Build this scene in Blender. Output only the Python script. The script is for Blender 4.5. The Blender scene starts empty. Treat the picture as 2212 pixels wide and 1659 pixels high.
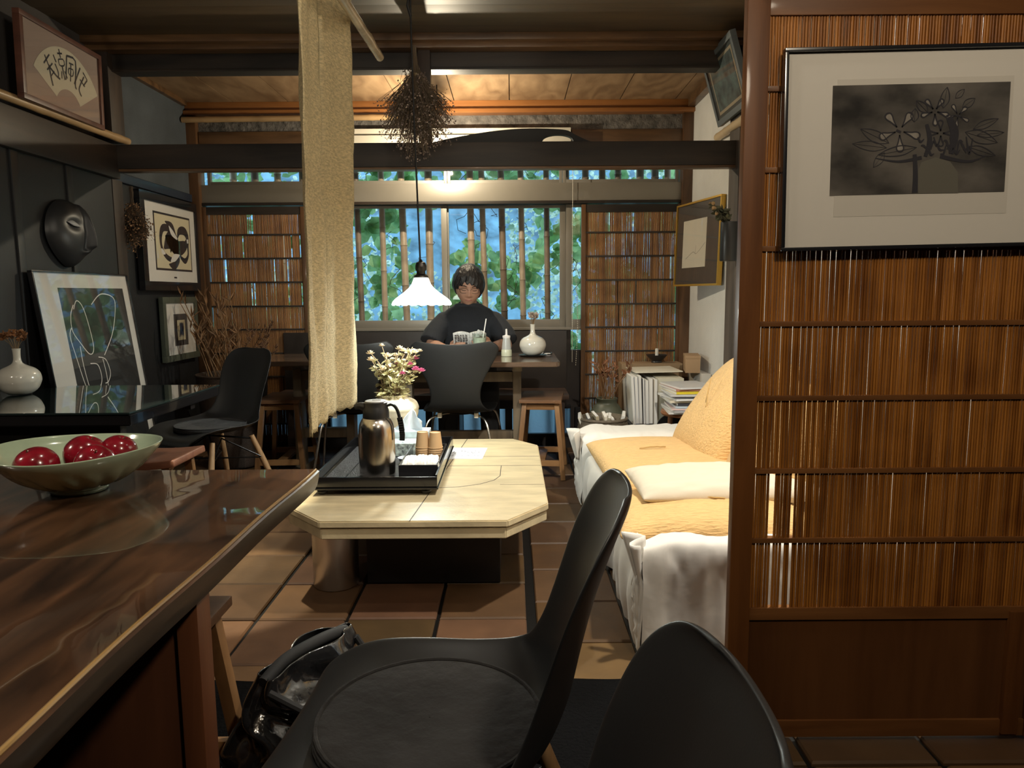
import bpy, bmesh, math, random
from mathutils import Vector, Matrix, Euler, noise
PI = math.pi
rad = math.radians
S = bpy.context.scene
COL = S.collection

# ------------------------------------------------------------------ camera
CAM_H = 1.10
cd = bpy.data.cameras.new('camera'); cam = bpy.data.objects.new('camera', cd); COL.objects.link(cam)
S.camera = cam
cd.sensor_fit = 'HORIZONTAL'; cd.sensor_width = 36.0; cd.lens = 36.0 * 1560.0 / 2212.0
cd.clip_start = 0.02; cd.clip_end = 400
cam.matrix_world = Matrix.Translation((0, 0, CAM_H)) @ Matrix.Rotation(rad(90 - 7.12), 4, 'X') @ Matrix.Rotation(rad(-0.4), 4, 'Z')

# ------------------------------------------------------------------ world and exposure
S.view_settings.view_transform = 'Standard'; S.view_settings.look = 'None'
S.view_settings.exposure = 0.12; S.view_settings.gamma = 1.0; S.view_settings.use_curve_mapping = False
S.cycles.max_bounces = 7; S.cycles.diffuse_bounces = 4; S.cycles.glossy_bounces = 4
S.cycles.transmission_bounces = 6; S.cycles.transparent_max_bounces = 12
S.cycles.caustics_reflective = False; S.cycles.caustics_refractive = False
S.cycles.sample_clamp_indirect = 4.0; S.cycles.use_denoising = True
W = bpy.data.worlds.new('overcast_sky'); S.world = W; W.use_nodes = True
wn = W.node_tree.nodes; wl = W.node_tree.links
bg = wn['Background']
tc = wn.new('ShaderNodeTexCoord'); sp = wn.new('ShaderNodeSeparateXYZ'); cr = wn.new('ShaderNodeValToRGB')
wl.new(tc.outputs['Generated'], sp.inputs[0]); wl.new(sp.outputs['Z'], cr.inputs[0]); wl.new(cr.outputs[0], bg.inputs[0])
cr.color_ramp.elements[0].color = (0.10, 0.17, 0.20, 1); cr.color_ramp.elements[0].position = 0.0
cr.color_ramp.elements[1].color = (0.62, 0.86, 1.0, 1); cr.color_ramp.elements[1].position = 0.12
bg.inputs[1].default_value = 2.7

# ------------------------------------------------------------------ lights
def light(name, kind, loc, power, color, size=0.05, rot=None, spot=None, blend=0.5):
    l = bpy.data.lights.new(name, kind); l.energy = power; l.color = color
    if kind == 'AREA': l.size = size
    else: l.shadow_soft_size = size
    if kind == 'SPOT': l.spot_size = rad(spot); l.spot_blend = blend
    o = bpy.data.objects.new(name, l); o.location = loc
    if rot: o.rotation_euler = rot
    COL.objects.link(o); return o
LAMP = (-0.42, 3.40, 1.075)
light('pendant_light', 'POINT', (LAMP[0], LAMP[1], 1.03), 21, (0.95, 1.0, 0.92), 0.035)
light('sofa_downlight', 'SPOT', (0.80, 1.88, 2.36), 200, (1.0, 0.93, 0.80), 0.04, (rad(18), 0, 0), 110, 0.8)
light('aisle_downlight', 'SPOT', (-1.08, 2.62, 2.38), 260, (1.0, 0.90, 0.66), 0.02, (0, 0, 0), 21, 0.3)
light('front_ceiling_lamp', 'POINT', (0.75, 0.15, 2.15), 46, (1.0, 0.86, 0.66), 0.08)
light('middle_ceiling_lamp', 'POINT', (-0.22, 1.38, 2.30), 15, (1.0, 0.92, 0.78), 0.05)
light('counter_fill_light', 'POINT', (-0.80, 0.30, 2.37), 14, (1.0, 0.88, 0.70), 0.06)  # added fill above the counter, set high to stay out of window reflections
light('left_fill_light', 'POINT', (-2.06, 1.10, 1.68), 17, (1.0, 0.88, 0.70), 0.06)  # added fill that brightens bowl and counter from the left, no fixture there
light('corner_lamp', 'POINT', (-0.455, 4.605, 2.020), 42, (1.0, 0.86, 0.62), 0.01)
def daylight(name, loc, w, h, power, rot):
    l = bpy.data.lights.new(name, 'AREA'); l.shape = 'RECTANGLE'; l.size = w; l.size_y = h; l.energy = power
    l.cycles.is_portal = True
    o = bpy.data.objects.new(name, l); o.location = loc; o.rotation_euler = rot; COL.objects.link(o)
daylight('window_portal', (-0.42, 5.215, 1.40), 1.8, 1.2, 10, (rad(-90), 0, 0))

# ------------------------------------------------------------------ materials
def new_mat(name):
    m = bpy.data.materials.new(name); m.use_nodes = True
    nt = m.node_tree; return m, nt, nt.nodes['Principled BSDF']
def rgb(c): return (c[0], c[1], c[2], 1.0)
_mc = {}
def mat(name, color, rough=0.5, metal=0.0, spec=0.5, coat=0.0, coat_rough=0.1, bump=0.0, bscale=40.0, var=0.0, vscale=6.0, sheen=0.0,
        emit=None, estr=0.0, trans=0.0, stretch=(1, 1, 1), coord='Object'):
    if name in _mc: return _mc[name]
    m, nt, b = new_mat(name)
    b.inputs['Base Color'].default_value = rgb(color); b.inputs['Roughness'].default_value = rough
    b.inputs['Metallic'].default_value = metal; b.inputs['Specular IOR Level'].default_value = spec
    b.inputs['Coat Weight'].default_value = coat; b.inputs['Coat Roughness'].default_value = coat_rough
    if sheen: b.inputs['Sheen Weight'].default_value = sheen; b.inputs['Sheen Roughness'].default_value = 0.4
    if emit: b.inputs['Emission Color'].default_value = rgb(emit); b.inputs['Emission Strength'].default_value = estr
    if trans: b.inputs['Transmission Weight'].default_value = trans
    if bump or var:
        t = nt.nodes.new('ShaderNodeTexCoord'); mp = nt.nodes.new('ShaderNodeMapping'); mp.inputs['Scale'].default_value = stretch
        nt.links.new(t.outputs[coord], mp.inputs[0])
        if bump:
            n = nt.nodes.new('ShaderNodeTexNoise'); n.inputs['Scale'].default_value = bscale; n.inputs['Detail'].default_value = 4
            nt.links.new(mp.outputs[0], n.inputs['Vector'])
            bp = nt.nodes.new('ShaderNodeBump'); bp.inputs['Strength'].default_value = bump; bp.inputs['Distance'].default_value = 0.01
            nt.links.new(n.outputs['Fac'], bp.inputs['Height']); nt.links.new(bp.outputs[0], b.inputs['Normal'])
        if var:
            n2 = nt.nodes.new('ShaderNodeTexNoise'); n2.inputs['Scale'].default_value = vscale; n2.inputs['Detail'].default_value = 5
            nt.links.new(mp.outputs[0], n2.inputs['Vector'])
            r = nt.nodes.new('ShaderNodeValToRGB')
            r.color_ramp.elements[0].position = 0.3; r.color_ramp.elements[1].position = 0.72
            r.color_ramp.elements[0].color = rgb([c * (1 - var) for c in color]); r.color_ramp.elements[1].color = rgb([min(1, c * (1 + var)) for c in color])
            nt.links.new(n2.outputs['Fac'], r.inputs[0]); nt.links.new(r.outputs[0], b.inputs['Base Color'])
    _mc[name] = m; return m

def wood(name, c1, c2, axis='X', scale=5.0, rough=0.45, coat=0.0, ring=0.6, bump=0.05, coat_rough=0.08, wav=0.0, thin=9.0):
    """grain runs along AXIS of object space"""
    if name in _mc: return _mc[name]
    m, nt, b = new_mat(name)
    b.inputs['Roughness'].default_value = rough; b.inputs['Coat Weight'].default_value = coat; b.inputs['Coat Roughness'].default_value = coat_rough
    t = nt.nodes.new('ShaderNodeTexCoord'); mp = nt.nodes.new('ShaderNodeMapping')
    mp.inputs['Scale'].default_value = {'X': (1 / thin, 1, 1), 'Y': (1, 1 / thin, 1), 'Z': (1, 1, 1 / thin)}[axis]
    nt.links.new(t.outputs['Object'], mp.inputs[0])
    n = nt.nodes.new('ShaderNodeTexNoise'); n.inputs['Scale'].default_value = scale * 3; n.inputs['Detail'].default_value = 8; n.inputs['Roughness'].default_value = 0.65
    n.inputs['Distortion'].default_value = 0.6
    nt.links.new(mp.outputs[0], n.inputs['Vector'])
    n2 = nt.nodes.new('ShaderNodeTexNoise'); n2.inputs['Scale'].default_value = scale * 0.7; n2.inputs['Detail'].default_value = 3
    nt.links.new(mp.outputs[0], n2.inputs['Vector'])
    mu = nt.nodes.new('ShaderNodeMath'); mu.operation = 'MULTIPLY'; mu.inputs[1].default_value = 14.0 * ring
    nt.links.new(n2.outputs['Fac'], mu.inputs[0])
    fr = nt.nodes.new('ShaderNodeMath'); fr.operation = 'PINGPONG'; fr.inputs[1].default_value = 1.0
    nt.links.new(mu.outputs[0], fr.inputs[0])
    mx = nt.nodes.new('ShaderNodeMath'); mx.operation = 'MULTIPLY_ADD'; mx.inputs[1].default_value = 0.35
    nt.links.new(fr.outputs[0], mx.inputs[0]); nt.links.new(n.outputs['Fac'], mx.inputs[2])
    r = nt.nodes.new('ShaderNodeValToRGB'); r.color_ramp.elements[0].position = 0.42; r.color_ramp.elements[1].position = 0.95
    r.color_ramp.elements[0].color = rgb(c1); r.color_ramp.elements[1].color = rgb(c2)
    nt.links.new(mx.outputs[0], r.inputs[0]); nt.links.new(r.outputs[0], b.inputs['Base Color'])
    if bump:
        bp = nt.nodes.new('ShaderNodeBump'); bp.inputs['Strength'].default_value = bump * 3; bp.inputs['Distance'].default_value = 0.003
        nt.links.new(n.outputs['Fac'], bp.inputs['Height']); nt.links.new(bp.outputs[0], b.inputs['Normal'])
    if wav:
        n3 = nt.nodes.new('ShaderNodeTexNoise'); n3.inputs['Scale'].default_value = 9; n3.inputs['Detail'].default_value = 1
        nt.links.new(t.outputs['Object'], n3.inputs['Vector'])
        b3 = nt.nodes.new('ShaderNodeBump'); b3.inputs['Strength'].default_value = wav; b3.inputs['Distance'].default_value = 0.01
        nt.links.new(n3.outputs['Fac'], b3.inputs['Height']); nt.links.new(b3.outputs[0], b.inputs['Coat Normal'])
    _mc[name] = m; return m

def glass_pane(name, tint=(1, 1, 1), wav=0.0, wscale=3.0, gloss=1.0):
    """thin sheet: clear with fresnel reflection"""
    if name in _mc: return _mc[name]
    m = bpy.data.materials.new(name); m.use_nodes = True; nt = m.node_tree; nt.nodes.clear()
    out = nt.nodes.new('ShaderNodeOutputMaterial'); mix = nt.nodes.new('ShaderNodeMixShader')
    tr = nt.nodes.new('ShaderNodeBsdfTransparent'); tr.inputs[0].default_value = rgb(tint)
    gl = nt.nodes.new('ShaderNodeBsdfGlossy'); gl.inputs['Roughness'].default_value = 0.02
    fr = nt.nodes.new('ShaderNodeLayerWeight'); fr.inputs['Blend'].default_value = 0.5
    pw = nt.nodes.new('ShaderNodeMath'); pw.operation = 'POWER'; pw.inputs[1].default_value = 5.0
    mu = nt.nodes.new('ShaderNodeMath'); mu.operation = 'MULTIPLY_ADD'; mu.inputs[1].default_value = 0.9; mu.inputs[2].default_value = 0.045 * gloss; mu.use_clamp = True
    nt.links.new(fr.outputs['Facing'], pw.inputs[0]); nt.links.new(pw.outputs[0], mu.inputs[0]); nt.links.new(mu.outputs[0], mix.inputs[0])
    nt.links.new(tr.outputs[0], mix.inputs[1]); nt.links.new(gl.outputs[0], mix.inputs[2]); nt.links.new(mix.outputs[0], out.inputs[0])
    if wav:
        t = nt.nodes.new('ShaderNodeTexCoord'); n = nt.nodes.new('ShaderNodeTexNoise'); n.inputs['Scale'].default_value = wscale; n.inputs['Detail'].default_value = 1
        nt.links.new(t.outputs['Object'], n.inputs['Vector'])
        bp = nt.nodes.new('ShaderNodeBump'); bp.inputs['Strength'].default_value = wav; bp.inputs['Distance'].default_value = 0.05
        nt.links.new(n.outputs['Fac'], bp.inputs['Height']); nt.links.new(bp.outputs[0], gl.inputs['Normal'])
    _mc[name] = m; return m

def translucent(name, color, tmix=0.45, bump=0.0, bscale=200, stretch=(1, 1, 1), var=0.0, vscale=20, rough=0.7, vcol=None):
    if name in _mc: return _mc[name]
    m = bpy.data.materials.new(name); m.use_nodes = True; nt = m.node_tree
    b = nt.nodes['Principled BSDF']; out = nt.nodes['Material Output']
    b.inputs['Base Color'].default_value = rgb(color); b.inputs['Roughness'].default_value = rough
    tl = nt.nodes.new('ShaderNodeBsdfTranslucent'); tl.inputs[0].default_value = rgb(color)
    mix = nt.nodes.new('ShaderNodeMixShader'); mix.inputs[0].default_value = tmix
    nt.links.new(b.outputs[0], mix.inputs[1]); nt.links.new(tl.outputs[0], mix.inputs[2]); nt.links.new(mix.outputs[0], out.inputs[0])
    t = nt.nodes.new('ShaderNodeTexCoord'); mp = nt.nodes.new('ShaderNodeMapping'); mp.inputs['Scale'].default_value = stretch
    nt.links.new(t.outputs['Object'], mp.inputs[0])
    if bump:
        n = nt.nodes.new('ShaderNodeTexNoise'); n.inputs['Scale'].default_value = bscale; n.inputs['Detail'].default_value = 3
        nt.links.new(mp.outputs[0], n.inputs['Vector'])
        bp = nt.nodes.new('ShaderNodeBump'); bp.inputs['Strength'].default_value = bump; bp.inputs['Distance'].default_value = 0.006
        nt.links.new(n.outputs['Fac'], bp.inputs['Height']); nt.links.new(bp.outputs[0], b.inputs['Normal']); nt.links.new(bp.outputs[0], tl.inputs['Normal'])
    if var:
        n2 = nt.nodes.new('ShaderNodeTexNoise'); n2.inputs['Scale'].default_value = vscale; n2.inputs['Detail'].default_value = 3
        nt.links.new(mp.outputs[0], n2.inputs['Vector'])
        r = nt.nodes.new('ShaderNodeValToRGB'); r.color_ramp.elements[0].position = 0.35; r.color_ramp.elements[1].position = 0.65
        r.color_ramp.elements[0].color = rgb([c * (1 - var) for c in color]); r.color_ramp.elements[1].color = rgb(vcol or [min(1, c * (1 + var)) for c in color])
        nt.links.new(n2.outputs['Fac'], r.inputs[0]); nt.links.new(r.outputs[0], b.inputs['Base Color']); nt.links.new(r.outputs[0], tl.inputs[0])
    _mc[name] = m; return m

def reed_material(name, pitch, c_lo, c_hi, rough=0.45):
    if name in _mc: return _mc[name]
    m, nt, b = new_mat(name); b.inputs['Roughness'].default_value = rough; b.inputs['Specular IOR Level'].default_value = 0.3
    t = nt.nodes.new('ShaderNodeTexCoord'); s = nt.nodes.new('ShaderNodeSeparateXYZ'); nt.links.new(t.outputs['Object'], s.inputs[0])
    d = nt.nodes.new('ShaderNodeMath'); d.operation = 'DIVIDE'; d.inputs[1].default_value = pitch; nt.links.new(s.outputs['X'], d.inputs[0])
    f = nt.nodes.new('ShaderNodeMath'); f.operation = 'FLOOR'; nt.links.new(d.outputs[0], f.inputs[0])
    w = nt.nodes.new('ShaderNodeTexWhiteNoise'); w.noise_dimensions = '1D'; nt.links.new(f.outputs[0], w.inputs['W'])
    n = nt.nodes.new('ShaderNodeTexNoise'); n.inputs['Scale'].default_value = 7; nt.links.new(t.outputs['Object'], n.inputs['Vector'])
    a = nt.nodes.new('ShaderNodeMath'); a.operation = 'MULTIPLY_ADD'; a.inputs[1].default_value = 0.55
    nt.links.new(w.outputs['Value'], a.inputs[0]); nt.links.new(n.outputs['Fac'], a.inputs[2])
    r = nt.nodes.new('ShaderNodeValToRGB'); r.color_ramp.elements[0].position = 0.35; r.color_ramp.elements[1].position = 1.0
    r.color_ramp.elements[0].color = rgb(c_lo); r.color_ramp.elements[1].color = rgb(c_hi)
    nt.links.new(a.outputs[0], r.inputs[0]); nt.links.new(r.outputs[0], b.inputs['Base Color'])
    _mc[name] = m; return m

# ------------------------------------------------------------------ object helpers
def tag(o, label=None, cat=None, group=None, kind=None):
    if label: o['label'] = label
    if cat: o['category'] = cat
    if group: o['group'] = group
    if kind: o['kind'] = kind
    return o
def wmat(o):
    m = o.matrix_basis.copy()
    if o.parent: m = wmat(o.parent) @ o.matrix_parent_inverse @ m
    return m
def thing(name, label, cat, loc=(0, 0, 0), rz=0.0, group=None, kind=None):
    o = bpy.data.objects.new(name, None); o.empty_display_size = 0.05; COL.objects.link(o)
    o.location = loc; o.rotation_euler = (0, 0, rz)
    return tag(o, label, cat, group, kind)
def adopt(o, parent):
    """hang O under PARENT keeping its world coordinates"""
    o.parent = parent; o.matrix_parent_inverse = wmat(parent).inverted(); return o
def dup(o, parent=None):
    """a copy of a thing with copies of its parts and sub-parts"""
    c = o.copy(); COL.objects.link(c)
    if parent is not None:
        c.parent = parent; c.matrix_parent_inverse = o.matrix_parent_inverse.copy()
    for ch in KIDS.get(o.name, []): KIDS.setdefault(c.name, []).append(dup(ch, c))
    return c
KIDS = {}
def rotm(rx=0, ry=0, rz=0): return Euler((rad(rx), rad(ry), rad(rz))).to_matrix().to_4x4()
T = Matrix.Translation

class MB:
    def __init__(s): s.bm = bmesh.new(); s.M = Matrix.Identity(4)
    def xf(s, M): s.M = M; return s
    def v(s, p): return s.bm.verts.new(s.M @ Vector(p))
    def f(s, vs):
        try: return s.bm.faces.new(vs)
        except ValueError: return None
    def box(s, a, b, bev=0.0):
        x0, y0, z0 = [min(a[i], b[i]) for i in range(3)]; x1, y1, z1 = [max(a[i], b[i]) for i in range(3)]
        vs = [s.v(p) for p in ((x0, y0, z0), (x1, y0, z0), (x1, y1, z0), (x0, y1, z0), (x0, y0, z1), (x1, y0, z1), (x1, y1, z1), (x0, y1, z1))]
        fs = [s.f([vs[i] for i in q]) for q in ((3, 2, 1, 0), (4, 5, 6, 7), (0, 1, 5, 4), (1, 2, 6, 5), (2, 3, 7, 6), (3, 0, 4, 7))]
        if bev > 0:
            es = set(e for f_ in fs for e in f_.edges)
            bmesh.ops.bevel(s.bm, geom=list(es), offset=bev, segments=2, affect='EDGES', profile=0.7)
        return s
    def bar(s, p, q, w, h, bev=0.0, up=(0, 0, 1)):
        """box beam from p to q, w wide and h high"""
        p, q = Vector(p), Vector(q); d = (q - p); L = d.length; d.normalize()
        u = Vector(up)
        if abs(d.dot(u)) > 0.98: u = Vector((0, 1, 0))
        side = d.cross(u).normalized(); u = side.cross(d).normalized()
        M = Matrix(((d.x, side.x, u.x, p.x), (d.y, side.y, u.y, p.y), (d.z, side.z, u.z, p.z), (0, 0, 0, 1)))
        o = s.M; s.M = o @ M; s.box((0, -w / 2, -h / 2), (L, w / 2, h / 2), bev); s.M = o
        return s
    def tube(s, pts, r, seg=10, cap=True, closed=False):
        """pts: points; r: radius or list"""
        pts = [Vector(p) for p in pts]; n = len(pts)
        rs = r if isinstance(r, (list, tuple)) else [r] * n
        rings = []; prev = None
        for i, p in enumerate(pts):
            if closed: t = pts[(i + 1) % n] - pts[i - 1]
            else: t = pts[min(i + 1, n - 1)] - pts[max(i - 1, 0)]
            if t.length < 1e-9: t = Vector((0, 0, 1))
            t.normalize()
            if prev is None:
                a = Vector((0, 0, 1)) if abs(t.z) < 0.9 else Vector((1, 0, 0))
                u = t.cross(a).normalized()
            else:
                u = (prev - t * prev.dot(t))
                u = u.normalized() if u.length > 1e-6 else t.orthogonal().normalized()
            prev = u; w = t.cross(u)
            rings.append([s.v(p + (u * math.cos(2 * PI * k / seg) + w * math.sin(2 * PI * k / seg)) * rs[i]) for k in range(seg)])
        m = n if closed else n - 1
        for i in range(m):
            A, B = rings[i], rings[(i + 1) % n]
            for k in range(seg): s.f([A[k], A[(k + 1) % seg], B[(k + 1) % seg], B[k]])
        if cap and not closed: s.f(rings[0][::-1]); s.f(rings[-1])
        return s
    def lathe(s, prof, seg=32, c=(0, 0, 0), mod=None, cap0=True, cap1=False):
        """prof: [(r, z)]; mod(a, i, r, z) -> (r, z)"""
        rings = []
        for i, (r, z) in enumerate(prof):
            ring = []
            for k in range(seg):
                a = 2 * PI * k / seg
                rr, zz = mod(a, i, r, z) if mod else (r, z)
                ring.append(s.v((c[0] + rr * math.cos(a), c[1] + rr * math.sin(a), c[2] + zz)))
            rings.append(ring)
        for i in range(len(rings) - 1):
            A, B = rings[i], rings[i + 1]
            for k in range(seg): s.f([A[k], A[(k + 1) % seg], B[(k + 1) % seg], B[k]])
        if cap0: s.f(rings[0][::-1])
        if cap1: s.f(rings[-1])
        return s
    def prism(s, poly, z0, z1, bev=0.0):
        b = [s.v((p[0], p[1], z0)) for p in poly]; t = [s.v((p[0], p[1], z1)) for p in poly]
        fs = [s.f(b[::-1]), s.f(t)]; n = len(poly)
        for i in range(n): fs.append(s.f([b[i], b[(i + 1) % n], t[(i + 1) % n], t[i]]))
        if bev > 0:
            bmesh.ops.bevel(s.bm, geom=list(set(e for f_ in fs if f_ for e in f_.edges)), offset=bev, segments=2, affect='EDGES')
        return s
    def grid(s, fn, nu, nv, closed_u=False):
        V = [[s.v(fn(i / nu, j / nv)) for j in range(nv + 1)] for i in range(nu + (0 if closed_u else 1))]
        n = len(V)
        for i in range(nu):
            A, B = V[i], V[(i + 1) % n]
            for j in range(nv): s.f([A[j], B[j], B[j + 1], A[j + 1]])
        return s
    def ball(s, c, r, seg=12, rings=8, fn=None):
        c = Vector(c); rr = r if isinstance(r, (tuple, list)) else (r, r, r)
        top = s.v(c + Vector((0, 0, rr[2]))); bot = s.v(c - Vector((0, 0, rr[2]))); R = []
        for j in range(1, rings):
            t = PI * j / rings
            R.append([s.v(c + Vector((rr[0] * math.sin(t) * math.cos(2 * PI * k / seg), rr[1] * math.sin(t) * math.sin(2 * PI * k / seg), rr[2] * math.cos(t)))) for k in range(seg)])
        for k in range(seg):
            s.f([top, R[0][k], R[0][(k + 1) % seg]]); s.f([bot, R[-1][(k + 1) % seg], R[-1][k]])
            for j in range(len(R) - 1): s.f([R[j][k], R[j + 1][k], R[j + 1][(k + 1) % seg], R[j][(k + 1) % seg]])
        return s
    def leaf(s, p, d, n, L, w, fold=0.15):
        """small leaf of 4 quads-ish from point p along d, normal n"""
        p, d, n = Vector(p), Vector(d).normalized(), Vector(n)
        side = d.cross(n)
        side = side.normalized() if side.length > 1e-5 else d.orthogonal().normalized()
        n = side.cross(d)
        pts = [(0, 0), (0.3, 0.42), (0.6, 0.40), (1, 0)]
        ctr = [s.v(p + d * (a * L) - n * (fold * w * (a * (1 - a)) * 2)) for a in (0, 0.3, 0.6, 1)]
        for sg in (1, -1):
            e = [s.v(p + d * (a * L) + side * (sg * b * w) + n * fold * w * b) for a, b in pts[1:3]]
            q = [[ctr[0], e[0], ctr[1]], [ctr[1], e[0], e[1], ctr[2]], [ctr[2], e[1], ctr[3]]]
            for f_ in q: s.f(f_ if sg > 0 else f_[::-1])
        return s
    def build(s, name, material, parent=None, smooth=True, angle=40, local=False, mods=None):
        bm = s.bm
        bmesh.ops.recalc_face_normals(bm, faces=bm.faces)
        me = bpy.data.meshes.new(name); bm.to_mesh(me); bm.free()
        if material is not None: me.materials.append(material)
        if smooth:
            me.polygons.foreach_set('use_smooth', [True] * len(me.polygons))
            me.set_sharp_from_angle(angle=rad(angle))
        o = bpy.data.objects.new(name, me); COL.objects.link(o)
        if parent is not None:
            o.parent = parent
            if not local: o.matrix_parent_inverse = wmat(parent).inverted()
            KIDS.setdefault(parent.name, []).append(o)
        for md in mods or []:
            k = o.modifiers.new(md[0].lower(), md[0])
            for a, b_ in md[1].items(): setattr(k, a, b_)
        return o
def struct(name, mb, material, parent=None, **kw):
    o = mb.build(name, material, parent, **kw)
    if parent is None: o['kind'] = 'structure'
    return o
def catmull(P, n):
    """n points through list P (tuples)"""
    out = []; m = len(P) - 1
    for i in range(n):
        t = i / (n - 1) * m; k = min(int(t), m - 1); u = t - k
        p0, p1, p2, p3 = P[max(k - 1, 0)], P[k], P[k + 1], P[min(k + 2, m)]
        out.append(tuple(0.5 * ((2 * b) + (-a + c) * u + (2 * a - 5 * b + 4 * c - d) * u * u + (-a + 3 * b - 3 * c + d) * u ** 3) for a, b, c, d in zip(p0, p1, p2, p3)))
    return out
# ================================================================== SETTING
DARKW = wood('dark_stained_wood', (0.008, 0.006, 0.005), (0.035, 0.024, 0.017), 'X', 6, 0.55, 0.0)
DARKY = wood('dark_stained_wood_y', (0.010, 0.007, 0.006), (0.040, 0.026, 0.018), 'Y', 6, 0.42, 0.1)
DARKZ = wood('dark_stained_wood_z', (0.014, 0.009, 0.007), (0.045, 0.028, 0.019), 'Z', 6, 0.5)
BROWNX = wood('brown_wood', (0.055, 0.028, 0.012), (0.15, 0.08, 0.035), 'X', 7, 0.4, 0.1)
BROWNZ = wood('brown_wood_z', (0.050, 0.024, 0.010), (0.135, 0.066, 0.028), 'Z', 7, 0.4, 0.1)
ORANGE = wood('orange_trim_wood', (0.22, 0.085, 0.025), (0.36, 0.15, 0.045), 'X', 5, 0.35, 0.2)
CEILW = wood('figured_ceiling_board', (0.20, 0.12, 0.062), (0.36, 0.235, 0.13), 'Y', 3.2, 0.55, 0.0, ring=1.5, thin=3.0)
CEILD = wood('brown_ceiling_board', (0.045, 0.030, 0.016), (0.10, 0.066, 0.034), 'X', 4, 0.52, 0.05)
BLACKWALL = mat('black_painted_wall', (0.009, 0.010, 0.012), 0.55, bump=0.15, bscale=60, var=0.2)
SLATE = mat('slate_grey_plaster', (0.055, 0.065, 0.075), 0.85, bump=0.25, bscale=90, var=0.25, vscale=4)
WHITEWALL = mat('white_plaster', (0.66, 0.66, 0.64), 0.9, bump=0.25, bscale=120, var=0.05)
STONE = mat('rough_grey_plaster', (0.12, 0.11, 0.10), 0.95, bump=1.0, bscale=45, var=0.55, vscale=18)
FRAMEG = mat('grey_brown_window_frame', (0.23, 0.21, 0.175), 0.38, metal=0.25, var=0.08, vscale=3)
BLACKP = mat('black_lacquer_board', (0.012, 0.011, 0.012), 0.4, bump=0.05)

# floor: terracotta tiles, each with its own height and tint, in dark joints
FLOORM, nt, b = new_mat('terracotta_tile')
b.inputs['Roughness'].default_value = 0.55
at_ = nt.nodes.new('ShaderNodeAttribute'); at_.attribute_name = 'tint'; at_.attribute_type = 'GEOMETRY'
t_ = nt.nodes.new('ShaderNodeTexCoord'); n_ = nt.nodes.new('ShaderNodeTexNoise'); n_.inputs['Scale'].default_value = 6; n_.inputs['Detail'].default_value = 6
nt.links.new(t_.outputs['Object'], n_.inputs['Vector'])
hs = nt.nodes.new('ShaderNodeMix'); hs.data_type = 'RGBA'; hs.blend_type = 'MULTIPLY'; hs.inputs[0].default_value = 0.55
nt.links.new(at_.outputs['Color'], hs.inputs[6])
r_ = nt.nodes.new('ShaderNodeValToRGB'); r_.color_ramp.elements[0].color = (0.45, 0.42, 0.40, 1); r_.color_ramp.elements[1].color = (1.15, 1.1, 1.0, 1)
r_.color_ramp.elements[0].position = 0.3; r_.color_ramp.elements[1].position = 0.7
nt.links.new(n_.outputs['Fac'], r_.inputs[0]); nt.links.new(r_.outputs[0], hs.inputs[7]); nt.links.new(hs.outputs[2], b.inputs['Base Color'])
bp_ = nt.nodes.new('ShaderNodeBump'); bp_.inputs['Strength'].default_value = 0.35; bp_.inputs['Distance'].default_value = 0.01
nt.links.new(n_.outputs['Fac'], bp_.inputs['Height']); nt.links.new(bp_.outputs[0], b.inputs['Normal'])
def tile_floor():
    rnd = random.Random(4); bm = bmesh.new(); lay = bm.loops.layers.color.new('tint')
    def quad(x0, y0, x1, y1, z, c, bev=0.006):
        vs = [bm.verts.new(p) for p in ((x0, y0, z - 0.03), (x1, y0, z - 0.03), (x1, y1, z - 0.03), (x0, y1, z - 0.03), (x0 + bev * .3, y0 + bev * .3, z - bev), (x1 - bev * .3, y0 + bev * .3, z - bev), (x1 - bev * .3, y1 - bev * .3, z - bev), (x0 + bev * .3, y1 - bev * .3, z - bev),
              (x0 + bev, y0 + bev, z), (x1 - bev, y0 + bev, z), (x1 - bev, y1 - bev, z), (x0 + bev, y1 - bev, z))]
        Q = [(8, 9, 10, 11)] + [(i, (i + 1) % 4, 4 + (i + 1) % 4, 4 + i) for i in range(4)] + [(4 + i, 4 + (i + 1) % 4, 8 + (i + 1) % 4, 8 + i) for i in range(4)]
        for q in Q:
            f = bm.faces.new([vs[i] for i in q])
            for l in f.loops: l[lay] = (c[0], c[1], c[2], 1)
    quad(-2.6, -1.6, 2.2, 5.4, -0.012, (0.02, 0.014, 0.01))
    P = 0.311
    for i in range(-7, 8):
        for j in range(-5, 12):
            x0 = 0.050 + (i - 1) * P; y0 = 2.052 + (j - 1) * 0.305
            if x0 >= 0.05: x0 += 0.022; y0 += 0.13
            if y0 > 5.1: continue
            k = 0.8 + rnd.random() * 0.35; c = (0.37 * k, 0.275 * k * (0.95 + 0.08 * rnd.random()), 0.185 * k * (0.85 + 0.25 * rnd.random()))
            g = 0.0035 + rnd.random() * 0.002
            quad(x0 + g, y0 + g, x0 + P - g, y0 + 0.305 - g, rnd.uniform(-0.003, 0.0), c)
    me = bpy.data.meshes.new('floor'); bm.to_mesh(me); bm.free(); me.materials.append(FLOORM)
    o = bpy.data.objects.new('floor', me); COL.objects.link(o); o['kind'] = 'structure'
tile_floor()

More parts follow.
